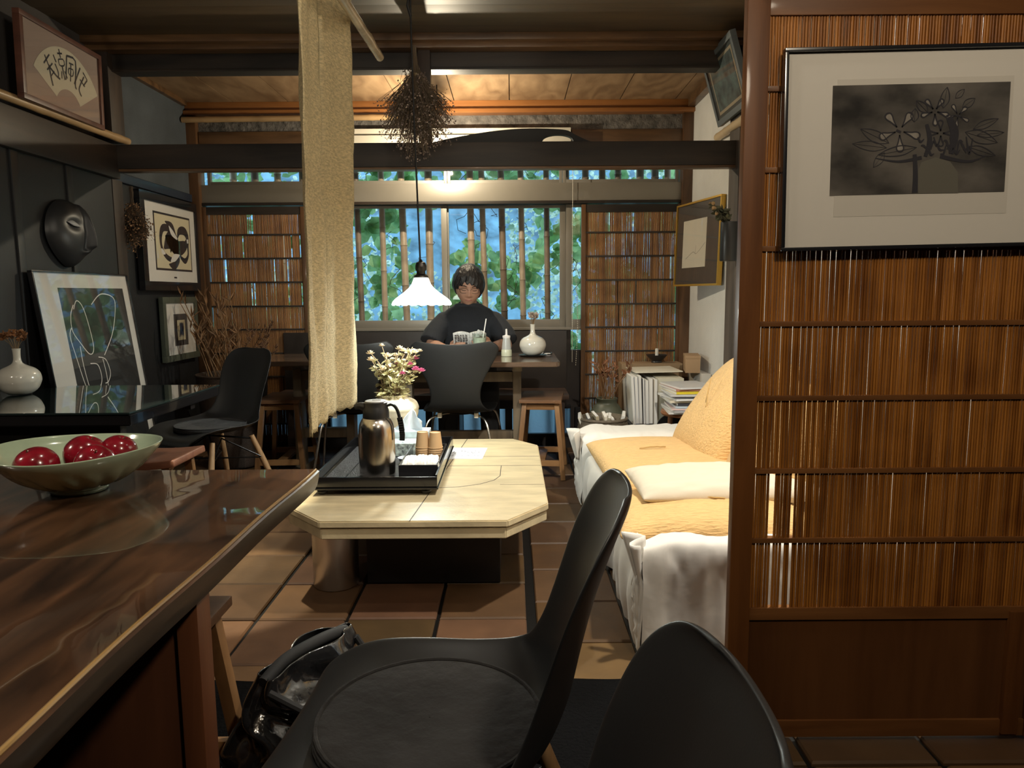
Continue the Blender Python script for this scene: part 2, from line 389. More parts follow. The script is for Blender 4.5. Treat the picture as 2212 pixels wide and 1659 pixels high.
# walls
struct('wall_left', MB().box((-2.30, -1.5, -0.02), (-2.20, 5.15, 2.42)), BLACKWALL)
struct('wall_back', MB().box((-2.30, -1.62, -0.02), (2.1, -1.5, 2.42)), BLACKWALL)
struct('wall_right', MB().box((1.24, 1.80, -0.02), (1.36, 5.25, 2.42)), WHITEWALL)
struct('wall_side', MB().box((2.0, -1.5, -0.02), (2.1, 1.80, 2.42)), BLACKWALL)
struct('trim_1', MB().box((-2.20, -1.4, 0.0), (-2.13, 3.99, 1.725)), mat('black_panel', (0.012, 0.0125, 0.014), 0.5, var=0.2, bump=0.05), smooth=False)
m = MB()
for y in (0.9, 1.75, 2.6, 3.16, 3.55): m.box((-2.132, y, 0), (-2.119, y + 0.045, 1.725), 0.003)
struct('trim_2', m, mat('black_panel_batten', (0.012, 0.0125, 0.014), 0.45))
# left lintel and shelf behind the bamboo rail
struct('trim_3', MB().box((-2.20, -1.4, 1.726), (-2.10, 4.0, 1.90), 0.006), DARKY)
struct('wall_left_upper', MB().box((-2.2, -1.4, 1.90), (-2.185, 3.99, 2.42)), mat('dim_grey_plaster', (0.05, 0.043, 0.04), 0.9, bump=0.2, bscale=90))
# post at the beam junction
struct('trim_4', MB().box((-2.20, 3.96, 0.0), (-2.125, 4.06, 1.725), 0.004).box((-2.20, 3.93, 1.92), (-2.09, 4.06, 2.40), 0.004), DARKZ)
# slate grey stretch of wall above and beyond, black below
struct('wall_left_far', MB().box((-2.2, 4.06, 1.79), (-2.19, 5.15, 2.42)), SLATE)
struct('trim_5', MB().box((-2.20, 4.06, 1.735), (-2.175, 5.12, 1.785), 0.004), mat('blue_black_rail', (0.02, 0.03, 0.05), 0.3))
m = MB().box((-2.2, 5.05, 0), (-2.125, 5.16, 2.30), 0.006)
struct('trim_6', m, BROWNZ)
# cross beams
struct('trim_7', MB().box((-2.2, 3.98, 2.283), (1.24, 4.06, 2.40), 0.006).box((-2.2, 3.972, 2.272), (1.24, 4.065, 2.286), 0.003), DARKW)
struct('trim_8', MB().box((-2.2, 3.98, 1.778), (1.24, 4.055, 1.905), 0.008), DARKW)
struct('trim_9', MB().box((-2.2, 3.985, 1.765), (1.24, 4.05, 1.778), 0.003), BROWNX)
struct('trim_10', MB().box((-0.48, 3.94, 1.905), (-0.415, 3.995, 2.40), 0.004), DARKZ)
# ceiling: front boards running across, moulding, far figured boards with dark seams
m = MB()
y = -1.5; z0 = 2.42; rnd = random.Random(1)
while y < 3.86:
    y1 = min(y + 0.385, 3.87); m.box((-2.2, y, z0 - rnd.uniform(0, .004)), (2.0, y1 - 0.006, z0 + 0.02), 0.002); y = y1
struct('ceiling', m, CEILD)
struct('trim_11', MB().box((-2.2, 3.86, 2.385), (1.24, 3.97, 2.42), 0.004).box((-2.2, 3.90, 2.36), (1.24, 3.975, 2.386), 0.004), BROWNX)
m = MB()
for i in range(-6, 5):
    xa = max(-2.2, -0.005 + (i) * 0.372); xb = min(1.24, 0.367 + i * 0.372)
    if xb > xa + 0.02: m.box((xa + 0.003, 4.1, 2.392), (xb - 0.003, 5.06, 2.40))
struct('ceiling_far', m, CEILW, smooth=False)
struct('ceiling_backing', MB().box((-2.3, -1.6, 2.425), (2.1, 5.3, 2.45)), BLACKP)
struct('ceiling_seam_backing', MB().box((-2.2, 4.1, 2.401), (1.24, 5.15, 2.41)), BLACKP)
struct('trim_12', MB().box((-2.19, 5.05, 2.33), (1.24, 5.14, 2.392), 0.004).box((-2.19, 5.02, 2.305), (1.24, 5.14, 2.332), 0.004), ORANGE)
struct('trim_13', MB().box((1.19, 4.1, 2.335), (1.24, 5.02, 2.392), 0.004), BROWNX)
struct('trim_14', MB().box((-2.2, 4.1, 2.36), (-2.16, 5.02, 2.392), 0.004), BROWNX)
struct('wall_window', MB().box((-2.2, 5.10, 2.205), (1.24, 5.2, 2.306)), STONE)
struct('trim_15', MB().box((-2.12, 5.08, 2.10), (-1.2, 5.2, 2.205), 0.004).box((0.42, 5.08, 2.10), (1.2, 5.2, 2.205), 0.004), BROWNX)
struct('trim_16', MB().box((1.172, 5.05, 0), (1.24, 5.18, 2.31), 0.005), BROWNZ)
struct('trim_17', MB().box((1.205, 3.93, 0), (1.25, 4.10, 2.24), 0.004), wood('grey_post', (0.05, 0.04, 0.034), (0.11, 0.09, 0.075), 'Z', 6, 0.6))
struct('trim_18', MB().box((1.20, 1.8, 2.29), (1.24, 3.97, 2.36), 0.004), BROWNX)
# window header, mullions, sills
struct('trim_19', MB().box((-2.125, 5.09, 1.735), (1.172, 5.21, 1.855), 0.003), FRAMEG)
struct('trim_20', MB().box((-2.125, 5.08, 1.715), (1.172, 5.20, 1.734), 0.002), DARKW)
# wall below the windows: dark boards, with a glazed strip near the floor
struct('wall_window_lower', MB().box((-2.12, 5.13, 0.30), (0.42, 5.2, 0.855)).box((0.42, 5.13, 0.085), (0.49, 5.2, 0.70)).box((-2.12, 5.10, -0.02), (1.172, 5.2, 0.085)), mat('dark_brown_dado', (0.028, 0.021, 0.018), 0.5, bump=0.1, stretch=(1, 1, 0.1), var=0.3))
m = MB().box((-2.12, 5.09, 0.085), (1.172, 5.13, 0.105), 0.002).box((-2.12, 5.09, 0.285), (0.42, 5.13, 0.31), 0.002)
for x in (-1.85, -1.35, -1.0, -0.62, -0.40, -0.05, 0.06, 0.45): m.box((x, 5.10, 0.1), (x + 0.05, 5.14, 0.29))
struct('trim_21', m, BLACKP)
m = MB().box((-2.1, 5.15, 0.10), (0.45, 5.156, 0.29))
struct('window_4', m, mat('frosted_low_pane', (0.42, 0.50, 0.60), 0.35, trans=1.0, bump=0.3, bscale=30), smooth=False)

def window(n, x0, x1, z0, z1, y, fw=0.04, mat_=None):
    w = MB().box((x0 + fw, y + .001, z0), (x1 - fw, y + 0.029, z0 + fw * 1.4), 0.002).box((x0 + fw, y + .001, z1 - fw * 0.45), (x1 - fw, y + 0.029, z1), 0.002)
    w.box((x0, y, z0), (x0 + fw, y + 0.03, z1), 0.002).box((x1 - fw, y, z0), (x1, y + 0.03, z1), 0.002)
    o = struct('window_%d' % n, w, mat_ or FRAMEG)
    MB().box((x0 + fw * .6, y + 0.013, z0 + fw), (x1 - fw * .6, y + 0.017, z1 - fw * .3)).build('pane', glass_pane('window_glass'), o, smooth=False)
    return o
window(1, -1.42, -0.445, 0.862, 1.712, 5.12)
window(2, -0.475, 0.383, 0.862, 1.712, 5.155)
window(3, 0.385, 0.53, 0.862, 1.712, 5.12)
struct('trim_22', MB().box((-2.12, 5.10, 0.845), (1.172, 5.22, 0.864), 0.002), FRAMEG)
window(5, -2.10, -0.441, 1.853, 1.962, 5.14, 0.022)
window(6, -0.439, 0.359, 1.853, 1.962, 5.14, 0.022)
window(7, 0.361, 1.165, 1.853, 1.962, 5.14, 0.022)
struct('trim_23', MB().box((-2.12, 5.1, 1.958), (1.172, 5.21, 2.0), 0.003), BROWNX)
struct('wall_window_upper', MB().box((-2.2, 5.16, 2.0), (1.24, 5.24, 2.21)), mat('cream_board', (0.42, 0.39, 0.33), 0.6))

# reed sliding doors
def reed_door(n, x0, x1, z0, z1, y, stile, bays, pitch, rr, m_frame, m_reed, seed=0, mids=0.012, gaps=None, th=0.028, board=None, wide_rail=None):
    """bays: list of (z_lo, z_hi) of reed fields"""
    rnd = random.Random(seed)
    w = MB().box((x0, y, z0), (x0 + stile, y + th, z1), 0.003).box((x1 - stile, y, z0), (x1, y + th, z1), 0.003)
    o = struct('door_%d' % n, w, m_frame[1])
    r = MB()
    zs = sorted(bays)
    edges = [(z0, zs[0][0] if board is None else board[0])] + [(zs[i][1], zs[i + 1][0]) for i in range(len(zs) - 1)] + [(zs[-1][1], z1)]
    if board: edges.append((board[1], zs[0][0]))
    for a, b_ in edges: r.box((x0 + stile - 0.002, y + 0.004, a), (x1 - stile + 0.002, y + th - 0.002, b_), 0.002)
    r.build('rail', m_frame[0], o)
    q = MB(); x = x0 + stile + rr
    for (a, b_) in zs:
        x = x0 + stile + rr
        while x < x1 - stile - rr:
            R = rr * rnd.uniform(0.92, 1.04); dx = rnd.uniform(-.12, .12) * rr
            if not (gaps and gaps(x, (a + b_) / 2, rnd)):
                lean = rnd.uniform(-.25, .25) * rr
                q.tube([(x + dx, y + 0.012 + rnd.uniform(-.0008, .0008), a - 0.004), (x + dx + lean, y + 0.012, b_ + 0.004)], R, 6, cap=False)
            x += pitch
    q.build('reed_slat', m_reed, o, angle=80)
    if board: MB().box((x0 + stile - .002, y + 0.010, board[0] - .003), (x1 - stile + .002, y + 0.018, board[1] + .003)).build('lower_panel', m_frame[2], o, smooth=False)
    return o
REEDF = reed_material('reed_far', 0.0066, (0.13, 0.055, 0.020), (0.34, 0.17, 0.065))
REEDN = reed_material('reed_near', 0.0066, (0.135, 0.042, 0.006), (0.36, 0.140, 0.024))
def far_bays():
    z = [0.36, 0.53, 0.695, 0.863, 1.025, 1.191, 1.355, 1.517]
    return [(0.06, 0.185)] + [(a + 0.006, b_ - 0.006) for a, b_ in zip([0.19] + z[:-1] + [z[-1]], z[:] + [1.66])]
g1 = lambda x, z, r: r.random() < (0.035 if z > 1.1 else 0.01)
reed_door(2, 0.487, 1.180, 0.02, 1.706, 5.075, 0.03, far_bays(), 0.0066, 0.0034, (DARKW, BROWNZ), REEDF, 1, gaps=g1)
reed_door(3, -2.128, -1.42, 0.02, 1.706, 5.075, 0.03, far_bays(), 0.0066, 0.0034, (DARKW, BROWNZ), REEDF, 2, gaps=g1)
NBOARD = wood('door_lower_board', (0.075, 0.028, 0.009), (0.125, 0.050, 0.017), 'Z', 4, 0.4, 0.15)
NFX = wood('door_frame_wood', (0.115, 0.045, 0.014), (0.22, 0.092, 0.029), 'X', 6, 0.45, 0.05)
NFZ = wood('door_frame_wood_z', (0.090, 0.032, 0.009), (0.18, 0.068, 0.019), 'Z', 6, 0.45, 0.05)
rails = [1.703, 1.544, 1.370, 1.197, 1.027, 0.855, 0.682, 0.513, 0.339]
nb = [(rails[i + 1] + 0.006, rails[i] - 0.006) for i in range(len(rails) - 1)]
gn = lambda x, z, r: z < 0.75 and x < 0.71 and r.random() < 0.32 * (1 - (x - .56) / .17)
o = reed_door(1, 0.517, 1.30, 0.012, 1.76, 1.652, 0.05, nb, 0.0066, 0.00325, (NFX, NFZ, NBOARD), REEDN, 3, gaps=gn, board=(0.055, 0.315))
for _m in (NBOARD, NFX, NFZ): _m.node_tree.nodes['Principled BSDF'].inputs['Specular IOR Level'].default_value = 0.2
MB().box((1.192, 1.648, 0.02), (1.232, 1.68, 0.335), 0.003).build('stile', NFZ, o)
reed_door(4, 1.26, 2.0, 0.012, 1.76, 1.69, 0.05, nb, 0.0066, 0.00325, (NFX, NFZ, NBOARD), REEDN, 4, board=(0.055, 0.315))
struct('wall_partition', MB().box((0.50, 1.65, 1.79), (2.0, 1.73, 2.42)), mat('ochre_plaster', (0.3, 0.22, 0.13), 0.9, bump=0.2))
struct('trim_24', MB().box((0.50, 1.63, 1.76), (2.0, 1.74, 1.80), 0.003), NFX)

# ================================================================== OUTSIDE
LEAF1 = translucent('vine_leaf', (0.22, 0.50, 0.20), 0.55, var=0.35, vscale=9, rough=0.5, vcol=(0.50, 0.80, 0.42))
LEAF2 = translucent('shrub_leaf', (0.34, 0.62, 0.40), 0.5, var=0.5, vscale=5, rough=0.5, vcol=(0.80, 0.97, 0.86))
rnd = random.Random(11)
POLE = [mat('bamboo_pole_a', (0.40, 0.31, 0.22), 0.45, var=0.35, vscale=9, bump=0.1), mat('bamboo_pole_b', (0.20, 0.145, 0.10), 0.5, var=0.45, vscale=9, bump=0.1)]
def bamboo_pole(x, y, z0, z1, r, m_, lean=0.0, k=0):
    pts, rs = [], []; z = z0; rr = random.Random(k); nz = z0 + rr.uniform(.05, .25)
    while z < z1:
        near = abs(z - nz)
        pts.append((x + lean * (z - z0), y, z)); rs.append(r * (1.14 if near < 0.004 else 1.0))
        if near < 0.004: nz += rr.uniform(0.26, 0.34); z += 0.006
        elif z < nz - 0.02: z = nz - 0.012 if nz - 0.012 < z1 else z1
        else: z += 0.006
    pts.append((x + lean * (z1 - z0), y, z1)); rs.append(r)
    return MB().tube(pts, rs, 14)
px = [(-2.02, 0), (-1.86, 1), (-1.70, 0), (-1.52, 1), (-1.33, 1), (-1.126, 1), (-0.964, 0), (-0.788, 0), (-0.629, 0), (-0.314, 0), (-0.206, 0), (-0.067, 1), (0.068, 0), (0.244, 1), (0.372, 1), (0.52, 1), (0.64, 1), (0.77, 1), (0.90, 1), (1.02, 1), (1.13, 1)]
ORD = 'first second third fourth fifth sixth seventh eighth ninth tenth eleventh twelfth thirteenth fourteenth fifteenth sixteenth seventeenth eighteenth nineteenth twentieth twenty-first'.split()
for i, (x, k) in enumerate(px):
    r = rnd.uniform(0.021, 0.027)
    o = bamboo_pole(x + 0.035, 5.36, -0.1, 2.35, r, None, lean=rnd.uniform(-0.02, 0.0), k=i).build('bamboo_pole', POLE[k])
    tag(o, '%s bamboo pole outside the window, %s counted from the corner with the wicker basket' % (('pale', 'dark')[k], ORD[i]), 'pole', 'bamboo poles outside the window')
def scatter(name, n, box, L, m_, label, seed, holes=None, parent=None):
    rr = random.Random(seed); q = MB()
    for i in range(n):
        p = Vector((rr.uniform(box[0], box[1]), rr.uniform(box[2], box[3]), rr.uniform(box[4], box[5])))
        if holes and holes(p): continue
        d = Vector((rr.uniform(-1, 1), rr.uniform(-.5, .5), rr.uniform(-1, .3))); nn = Vector((rr.uniform(-.6, .6), -1, rr.uniform(-.2, 1)))
        l = rr.uniform(L[0], L[1]); q.leaf(p, d, nn, l, l * rr.uniform(0.8, 1.05))
    o = q.build(name, m_, parent, angle=60); return tag(o, label, 'leaves' if parent is None else None, kind='stuff')
hole = lambda p: noise.noise(Vector((p.x * 2.6, p.z * 3.2, 1.7))) < -0.12
vine = thing('climbing_vine', 'green climbing vine with broad leaves spread over the bamboo screen outside', 'vine', (0, 5.5, 0))
scatter('leaf_spray', 2300, (-2.2, 1.35, 5.42, 5.62, 0.5, 2.5), (0.05, 0.14), LEAF1, None, 5, hole, vine)
hole2 = lambda p: noise.noise(Vector((p.x * 1.1, p.z * 1.3, 9.7))) < (-0.10 if p.x < 0.2 else -0.6)
scatter('shrub_leaves', 26000, (-4.2, 3.6, 6.4, 8.6, -0.3, 4.2), (0.022, 0.070), LEAF2, 'pale green shrub leaves growing in the garden behind the bamboo screen', 6, hole2)
q = MB(); rr = random.Random(3)
for i in range(46):
    x, z = rr.uniform(-2.1, 1.2), rr.uniform(0.5, 2.0); pts = []
    for k in range(9):
        pts.append((x, 5.42 + 0.03 * math.sin(k), z)); x += rr.uniform(-.07, .07); z += rr.uniform(-.02, .09)
    q.tube(pts, 0.0022, 5)
q.build('twining_stem', mat('vine_stem', (0.05, 0.04, 0.025), 0.7), vine)['kind'] = 'stuff'
q = MB()
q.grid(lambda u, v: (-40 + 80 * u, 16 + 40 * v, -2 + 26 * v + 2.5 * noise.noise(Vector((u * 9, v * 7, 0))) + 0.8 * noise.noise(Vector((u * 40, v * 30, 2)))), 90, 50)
struct('hill', q, mat('hazy_wooded_hillside', (0.10, 0.21, 0.30), 0.95, var=0.6, vscale=1.6))  # blue of distant haze is put into the base colour
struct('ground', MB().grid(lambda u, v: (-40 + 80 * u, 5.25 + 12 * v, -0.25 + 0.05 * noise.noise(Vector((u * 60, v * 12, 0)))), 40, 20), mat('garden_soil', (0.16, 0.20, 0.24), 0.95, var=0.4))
# ================================================================== FURNITURE
SHELL = mat('black_moulded_shell', (0.018, 0.019, 0.021), 0.40, bump=0.02, bscale=400)
PADF = mat('black_velvet_pad', (0.030, 0.029, 0.030), 0.95, sheen=0.10, bump=0.6, bscale=26, var=0.6, vscale=5)
OAK = wood('pale_dowel_wood', (0.30, 0.17, 0.08), (0.50, 0.31, 0.16), 'Z', 8, 0.45)
STEELK = mat('black_steel_rod', (0.02, 0.02, 0.02), 0.35, metal=0.8)
def shell_surface(prof, width, kk, nt_=34, ns=18, topdip=0.0, p=2.4):
    P = catmull(prof, nt_ + 1); Wd = catmull([(w,) for w in width], nt_ + 1); K = catmull([(k,) for k in kk], nt_ + 1)
    m = MB()
    def fn(u, v):
        i = min(int(round(u * nt_)), nt_); s = v * 2 - 1
        a = Vector(P[max(i - 1, 0)]); b_ = Vector(P[min(i + 1, nt_)]); d = (b_ - a).normalized(); n = Vector((-d.y, d.x)) * -1
        if i < nt_ * 0.3 and n.y < 0: n = -n
        off = n * K[i][0] * abs(s) ** p
        y, z = P[i][0] + off.x, P[i][1] + off.y
        if topdip and u > 0.8: z -= topdip * (1 - abs(s) ** 2) * ((u - 0.8) / 0.2) ** 2
        return (s * Wd[i][0], y, z)
    return m.grid(fn, nt_, ns)
EP = [(0.250, .385), (0.240, .415), (.17, .430), (.07, .425), (-.02, .416), (-.11, .424), (-.165, .455), (-.197, .52), (-.215, .60), (-.237, .69), (-.262, .765), (-.280, .808), (-.284, .822)]
EW = [.15, .19, .220, .228, .232, .225, .205, .183, .180, .188, .178, .135, .07]
EK = [.0, .012, .030, .042, .050, .055, .060, .055, .045, .038, .03, .02, .012]
def shell_chair(label, loc, rz, legs='wood', group=None, pad=True, sc=1.0):
    t = thing('shell_chair', label, 'chair', group=group)
    shell_surface(EP, EW, EK).build('seat_shell', SHELL, t, mods=[('SOLIDIFY', dict(thickness=0.006, offset=0)), ('SUBSURF', dict(levels=1, render_levels=2)), ], angle=180)
    if pad:
        m = MB().lathe([(0.001, .424), (.12, .424), (.165, .426), (.176, .434), (.174, .446), (.160, .452), (.10, .449), (.05, .448), (0.001, .448)], 48, c=(0, 0.015, 0.004),
                       mod=lambda a, i, r, z: (r, z + 0.10 * max(0, r - 0.12) ** 1.3 * 1.2), cap0=False)
        m.build('seat_pad', PADF, t, angle=180)
        MB().tube([(0.170 * math.cos(a), 0.015 + 0.170 * math.sin(a), 0.4565) for a in [2 * PI * k / 40 for k in range(40)]], 0.0035, 6, closed=True).build('pad_piping', PADF, t)
    for sx in (-1, 1):
        for sy, y0 in ((1, .10), (-1, -.13)):
            a = Vector((sx * .125, y0, .385)); b_ = Vector((sx * .225, y0 + sy * .115, 0.0))
            MB().tube([a, a.lerp(b_, .35), b_.lerp(a, .05), b_], [.0125, .0155, .0115, .010], 14).build('leg', OAK, t)
    m = MB()
    for sx in (-1, 1):
        m.tube([(sx * .13, .105, .37), (0, .03, .40), (-sx * .13, -.135, .37)], .005, 8)
        m.tube([(sx * .155, .135, .28), (sx * .06, 0, .385), (sx * .165, -.16, .27)], .004, 8)
    m.tube([(-.155, .135, .28), (.165, -.16, .27)], .004, 8).tube([(.155, .135, .28), (-.165, -.16, .27)], .004, 8)
    m.build('wire_brace', STEELK, t)
    t.location = loc; t.rotation_euler = (0, 0, rz); t.scale = (sc,) * 3
    return t
shell_chair('black moulded shell chair with a round velvet seat pad, seen side-on by the walnut counter', (-0.115, 1.035, 0.004), rad(84))
shell_chair('black moulded shell chair showing only its rounded backrest, by the reed door', (-0.115, .465, 0.004), rad(89))
shell_chair('black shell chair with pale wooden legs drawn up to the dark glass-topped table', (-1.52, 3.62, 0), rad(148))

# plywood chairs with pinched waist
PLY = mat('black_lacquered_plywood', (0.006, 0.006, 0.006), 0.5, spec=0.3)
CHROME = mat('chromed_tube', (0.65, 0.64, 0.62), 0.22, metal=1.0)
SP = [(0.225, .415), (.19, .438), (.12, .446), (.02, .440), (-.08, .434), (-.15, .440), (-.193, .47), (-.212, .52), (-.228, .60), (-.243, .69), (-.255, .76), (-.262, .81), (-.265, .845)]
SWd = [.13, .175, .205, .212, .205, .19, .160, .140, .150, .195, .235, .247, .205]
SK = [-.01, .0, .01, .014, .012, .010, .01, .012, .015, .022, .032, .036, .03]
def ply_chair(label, loc, rz):
    t = thing('plywood_chair', label, 'chair')
    shell_surface(SP, SWd, SK, 36, 16, topdip=0.016, p=2).build('seat_shell', PLY, t, mods=[('SOLIDIFY', dict(thickness=0.009, offset=0)), ('SUBSURF', dict(levels=1, render_levels=2))], angle=180)
    for sx in (-1, 1):
        MB().tube(catmull([(sx * .05, .06, .418), (sx * .12, .13, .418), (sx * .185, .19, .39), (sx * .215, .225, .25), (sx * .24, .25, 0.0)], 22), .007, 10).build('leg', CHROME, t)
        MB().tube(catmull([(sx * .05, -.03, .418), (sx * .11, -.10, .415), (sx * .165, -.165, .385), (sx * .195, -.20, .25), (sx * .235, -.24, 0.0)], 22), .007, 10).build('leg', CHROME, t)
        MB().box((sx * .105 - .012, -.128, .402), (sx * .105 + .012, -.104, .432), .003).build('spacer', mat('white_plastic_spacer', (.7, .66, .55), .5), t)
    MB().lathe([(.001, .412), (.075, .412), (.08, .42), (.075, .428)], 24).build('under_cap', STEELK, t)
    t.location = loc; t.rotation_euler = (0, 0, rz); return t
ply_chair('black plywood chair with pinched waist and wide backrest, drawn up opposite the reading man', (-0.30, 4.17, 0), rad(-4))
ply_chair('black plywood chair mostly hidden behind the hanging linen cloth', (-0.92, 4.20, 0), rad(6))

# stools
STW = wood('reddish_stool_wood', (0.10, 0.045, 0.02), (0.21, 0.105, 0.05), 'X', 8, 0.45, 0.1)
STL = wood('amber_stool_leg_wood', (0.16, 0.075, 0.028), (0.34, 0.18, 0.075), 'Z', 8, 0.42, 0.1)
STLX = wood('amber_stool_rail_wood', (0.18, 0.085, 0.03), (0.36, 0.19, 0.08), 'X', 8, 0.42, 0.1)
BRASS = mat('brass_bolt', (0.75, 0.6, 0.35), 0.3, metal=1.0)
def stool(label, loc, rz, w=0.26, d=0.40, h=0.48, name='wooden_stool'):
    t = thing(name, label, 'stool')
    MB().box((-w / 2, -d / 2, h - .022), (w / 2, d / 2, h), .004).build('seat', STW, t)
    a, b_ = w / 2 - .03, d / 2 - .045; A, B_ = w / 2 + .012, d / 2 + .005
    for sx in (-1, 1):
        for sy in (-1, 1):
            MB().bar((sx * a, sy * b_, h - .022), (sx * A, sy * B_, 0), .032, .028, .003, up=(1, 0, 0)).build('leg', STL, t)
    L = lambda z: ((h - z) / h)
    for sy in (-1, 1):
        MB().bar((-a + .01, sy * b_, h - .048), (a - .01, sy * b_, h - .048), .022, .034, .002).build('apron', STLX, t)
        z = .10; k = L(z); xx = a + (A - a) * k; yy = b_ + (B_ - b_) * k
        MB().bar((-xx + .01, sy * yy, z), (xx - .01, sy * yy, z), .02, .034, .002).build('stretcher', STLX, t)
        for sx in (-1, 1): MB().ball((sx * (a + .002), sy * (b_ + .015), h - .047), (.006, .004, .006), 10, 6).build('bolt', BRASS, t)
    MB().bar((0, -b_ - .02, .10), (0, b_ + .02, .10), .05, .02, .002).build('foot_bar', STLX, t)
    t.location = loc; t.rotation_euler = (0, 0, rz); return t
stool('wooden stool under the end of the table where the white vase stands', (0.185, 4.40, 0), rad(-6), .25, .40)
stool('wooden stool between the wicker basket and the hanging linen cloth', (-1.41, 4.45, 0), rad(3), .26, .38)
stool('small wooden stool tucked under the walnut counter behind its panel leg', (-0.765, 1.36, 0), rad(0), .30, .30, .45)
# red-brown saddle stool behind the counter
t = thing('saddle_stool', 'red-brown wooden stool with a dished seat in front of the pale-legged shell chair', 'stool')
def sad(u, v):
    x = -.17 + .34 * u; y = -.15 + .30 * v; c = .012 * ((2 * u - 1) ** 2)
    return (x, y, .445 + c)
m = MB().grid(sad, 14, 8)
m.build('seat', wood('red_brown_seat_wood', (0.16, 0.06, 0.035), (0.30, 0.13, 0.075), 'X', 7, 0.45, 0.1), t, mods=[('SOLIDIFY', dict(thickness=0.03, offset=-1)), ('BEVEL', dict(width=0.006, segments=2))])
for sx in (-1, 1):
    for sy in (-1, 1):
        MB().bar((sx * .12, sy * .10, .42), (sx * .14, sy * .125, 0), .032, .03, .003).build('leg', STL, t)
MB().bar((-.13, 0, .16), (.13, 0, .16), .02, .03).bar((-.13, -.11, .165), (-.13, .11, .165), .02, .03).bar((.13, -.11, .165), (.13, .11, .165), .02, .03).build('stretcher', STL, t)
t.location = (-1.51, 2.94, 0)

# walnut counter
WAL = wood('lacquered_walnut', (0.022, 0.011, 0.007), (0.165, 0.078, 0.038), 'Y', 5.5, 0.3, 1.0, ring=1.1, bump=0.0, coat_rough=0.015, wav=0.05, thin=5)
t = thing('walnut_counter', 'thick glossy walnut slab table with a live edge, carrying the celadon bowl', 'table', (-1.2, 0.9, 0))
def slab():
    m = MB(); ys = [1.555 - i * (1.555 + 0.5) / 60 for i in range(61)]
    prof = [(0.0, 0.0), (.004, -.005), (.002, -.020), (-.002, -.036), (-.008, -.048)]
    rows = []
    for y in ys:
        e = -0.434 + 0.003 * math.sin(y * 5.1) + 0.002 * math.sin(y * 13 + 1)
        rows.append([m.v((e + dx - (0.003 if k == 0 else 0), y, 0.72 + dz)) for k, (dx, dz) in enumerate(prof)] + [m.v((-1.95, y, .672)), m.v((-1.95, y, .72))])
    for i in range(60):
        for k in range(7):
            m.f([rows[i][k], rows[i][(k + 1) % 7], rows[i + 1][(k + 1) % 7], rows[i + 1][k]])
    m.f(rows[0]); m.f(rows[-1][::-1]); return m
slab().build('tabletop', WAL, t, angle=35)
MB().tube([(-0.4365 + 0.003 * math.sin(y * 5.1) + 0.002 * math.sin(y * 13 + 1), y, .7195) for y in [1.55 - 2.04 * k / 60 for k in range(61)]], .0032, 8).build('sapwood_edge', wood('golden_sapwood', (.30, .17, .06), (.52, .33, .13), 'Y', 8, .25, .8), t)
_s = bpy.data.objects['tabletop'].data if False else t
_o = KIDS[t.name][0].data; _o.materials.append(wood('dark_live_edge', (.035, .026, .020), (.11, .080, .055), 'Y', 9, .38, .15))
for _p in _o.polygons:
    if _p.normal.x > .6: _p.material_index = 1
RPAN = wood('red_brown_panel', (0.07, 0.026, 0.013), (0.14, 0.052, 0.024), 'Z', 4, 0.45, 0.1)
MB().box((-1.80, 0.996, 0.012), (-0.488, 1.028, 0.672), 0.003).build('panel_leg', RPAN, t)
MB().box((-0.487, 0.99, 0.012), (-0.455, 1.035, 0.672), 0.004).build('panel_edge', wood('red_brown_edge', (0.13, 0.045, 0.02), (0.24, 0.09, 0.04), 'Z', 6, 0.4, 0.1), t)
MB().box((-1.80, -0.30, 0.012), (-0.485, -0.27, 0.672), 0.003).build('panel_leg', RPAN, t)

# dark glass-topped table
t = thing('glass_topped_table', 'dark pedestal table under a sheet of glass with a white vase on it', 'table', (-1.75, 2.85, 0))
MB().prism([(-2.105, 2.46), (-1.32, 2.46), (-1.32, 3.222), (-1.97, 3.222), (-2.105, 3.05)], .655, .695, .004).build('tabletop', mat('black_tabletop', (0.012, 0.011, 0.012), 0.08, coat=0.6, coat_rough=0.02), t)
MB().prism([(-2.11, 2.452), (-1.316, 2.452), (-1.316, 3.228), (-1.968, 3.228), (-2.11, 3.05)], .6965, .7035, .0015).build('glass_sheet', mat('sheet_glass', (0.02, 0.03, 0.03), 0.02, coat=1.0, coat_rough=0.01, spec=0.9), t)
MB().lathe([(.15, 0), (.15, .03), (.12, .05), (.07, .08), (.055, .2), (.065, .38), (.10, .46), (.13, .50), (.12, .55), (.09, .58), (.20, .655)], 32, c=(-1.80, 2.85, 0)).build('pedestal', mat('black_turned_wood', (0.016, 0.012, 0.011), 0.35), t)
for y in (2.56, 3.13): MB().prism([(-2.05, y - .02), (-1.40, y - .02), (-1.40, y + .02), (-2.05, y + .02)], .61, .655).build('apron', mat('black_turned_wood', (0, 0, 0)), t)

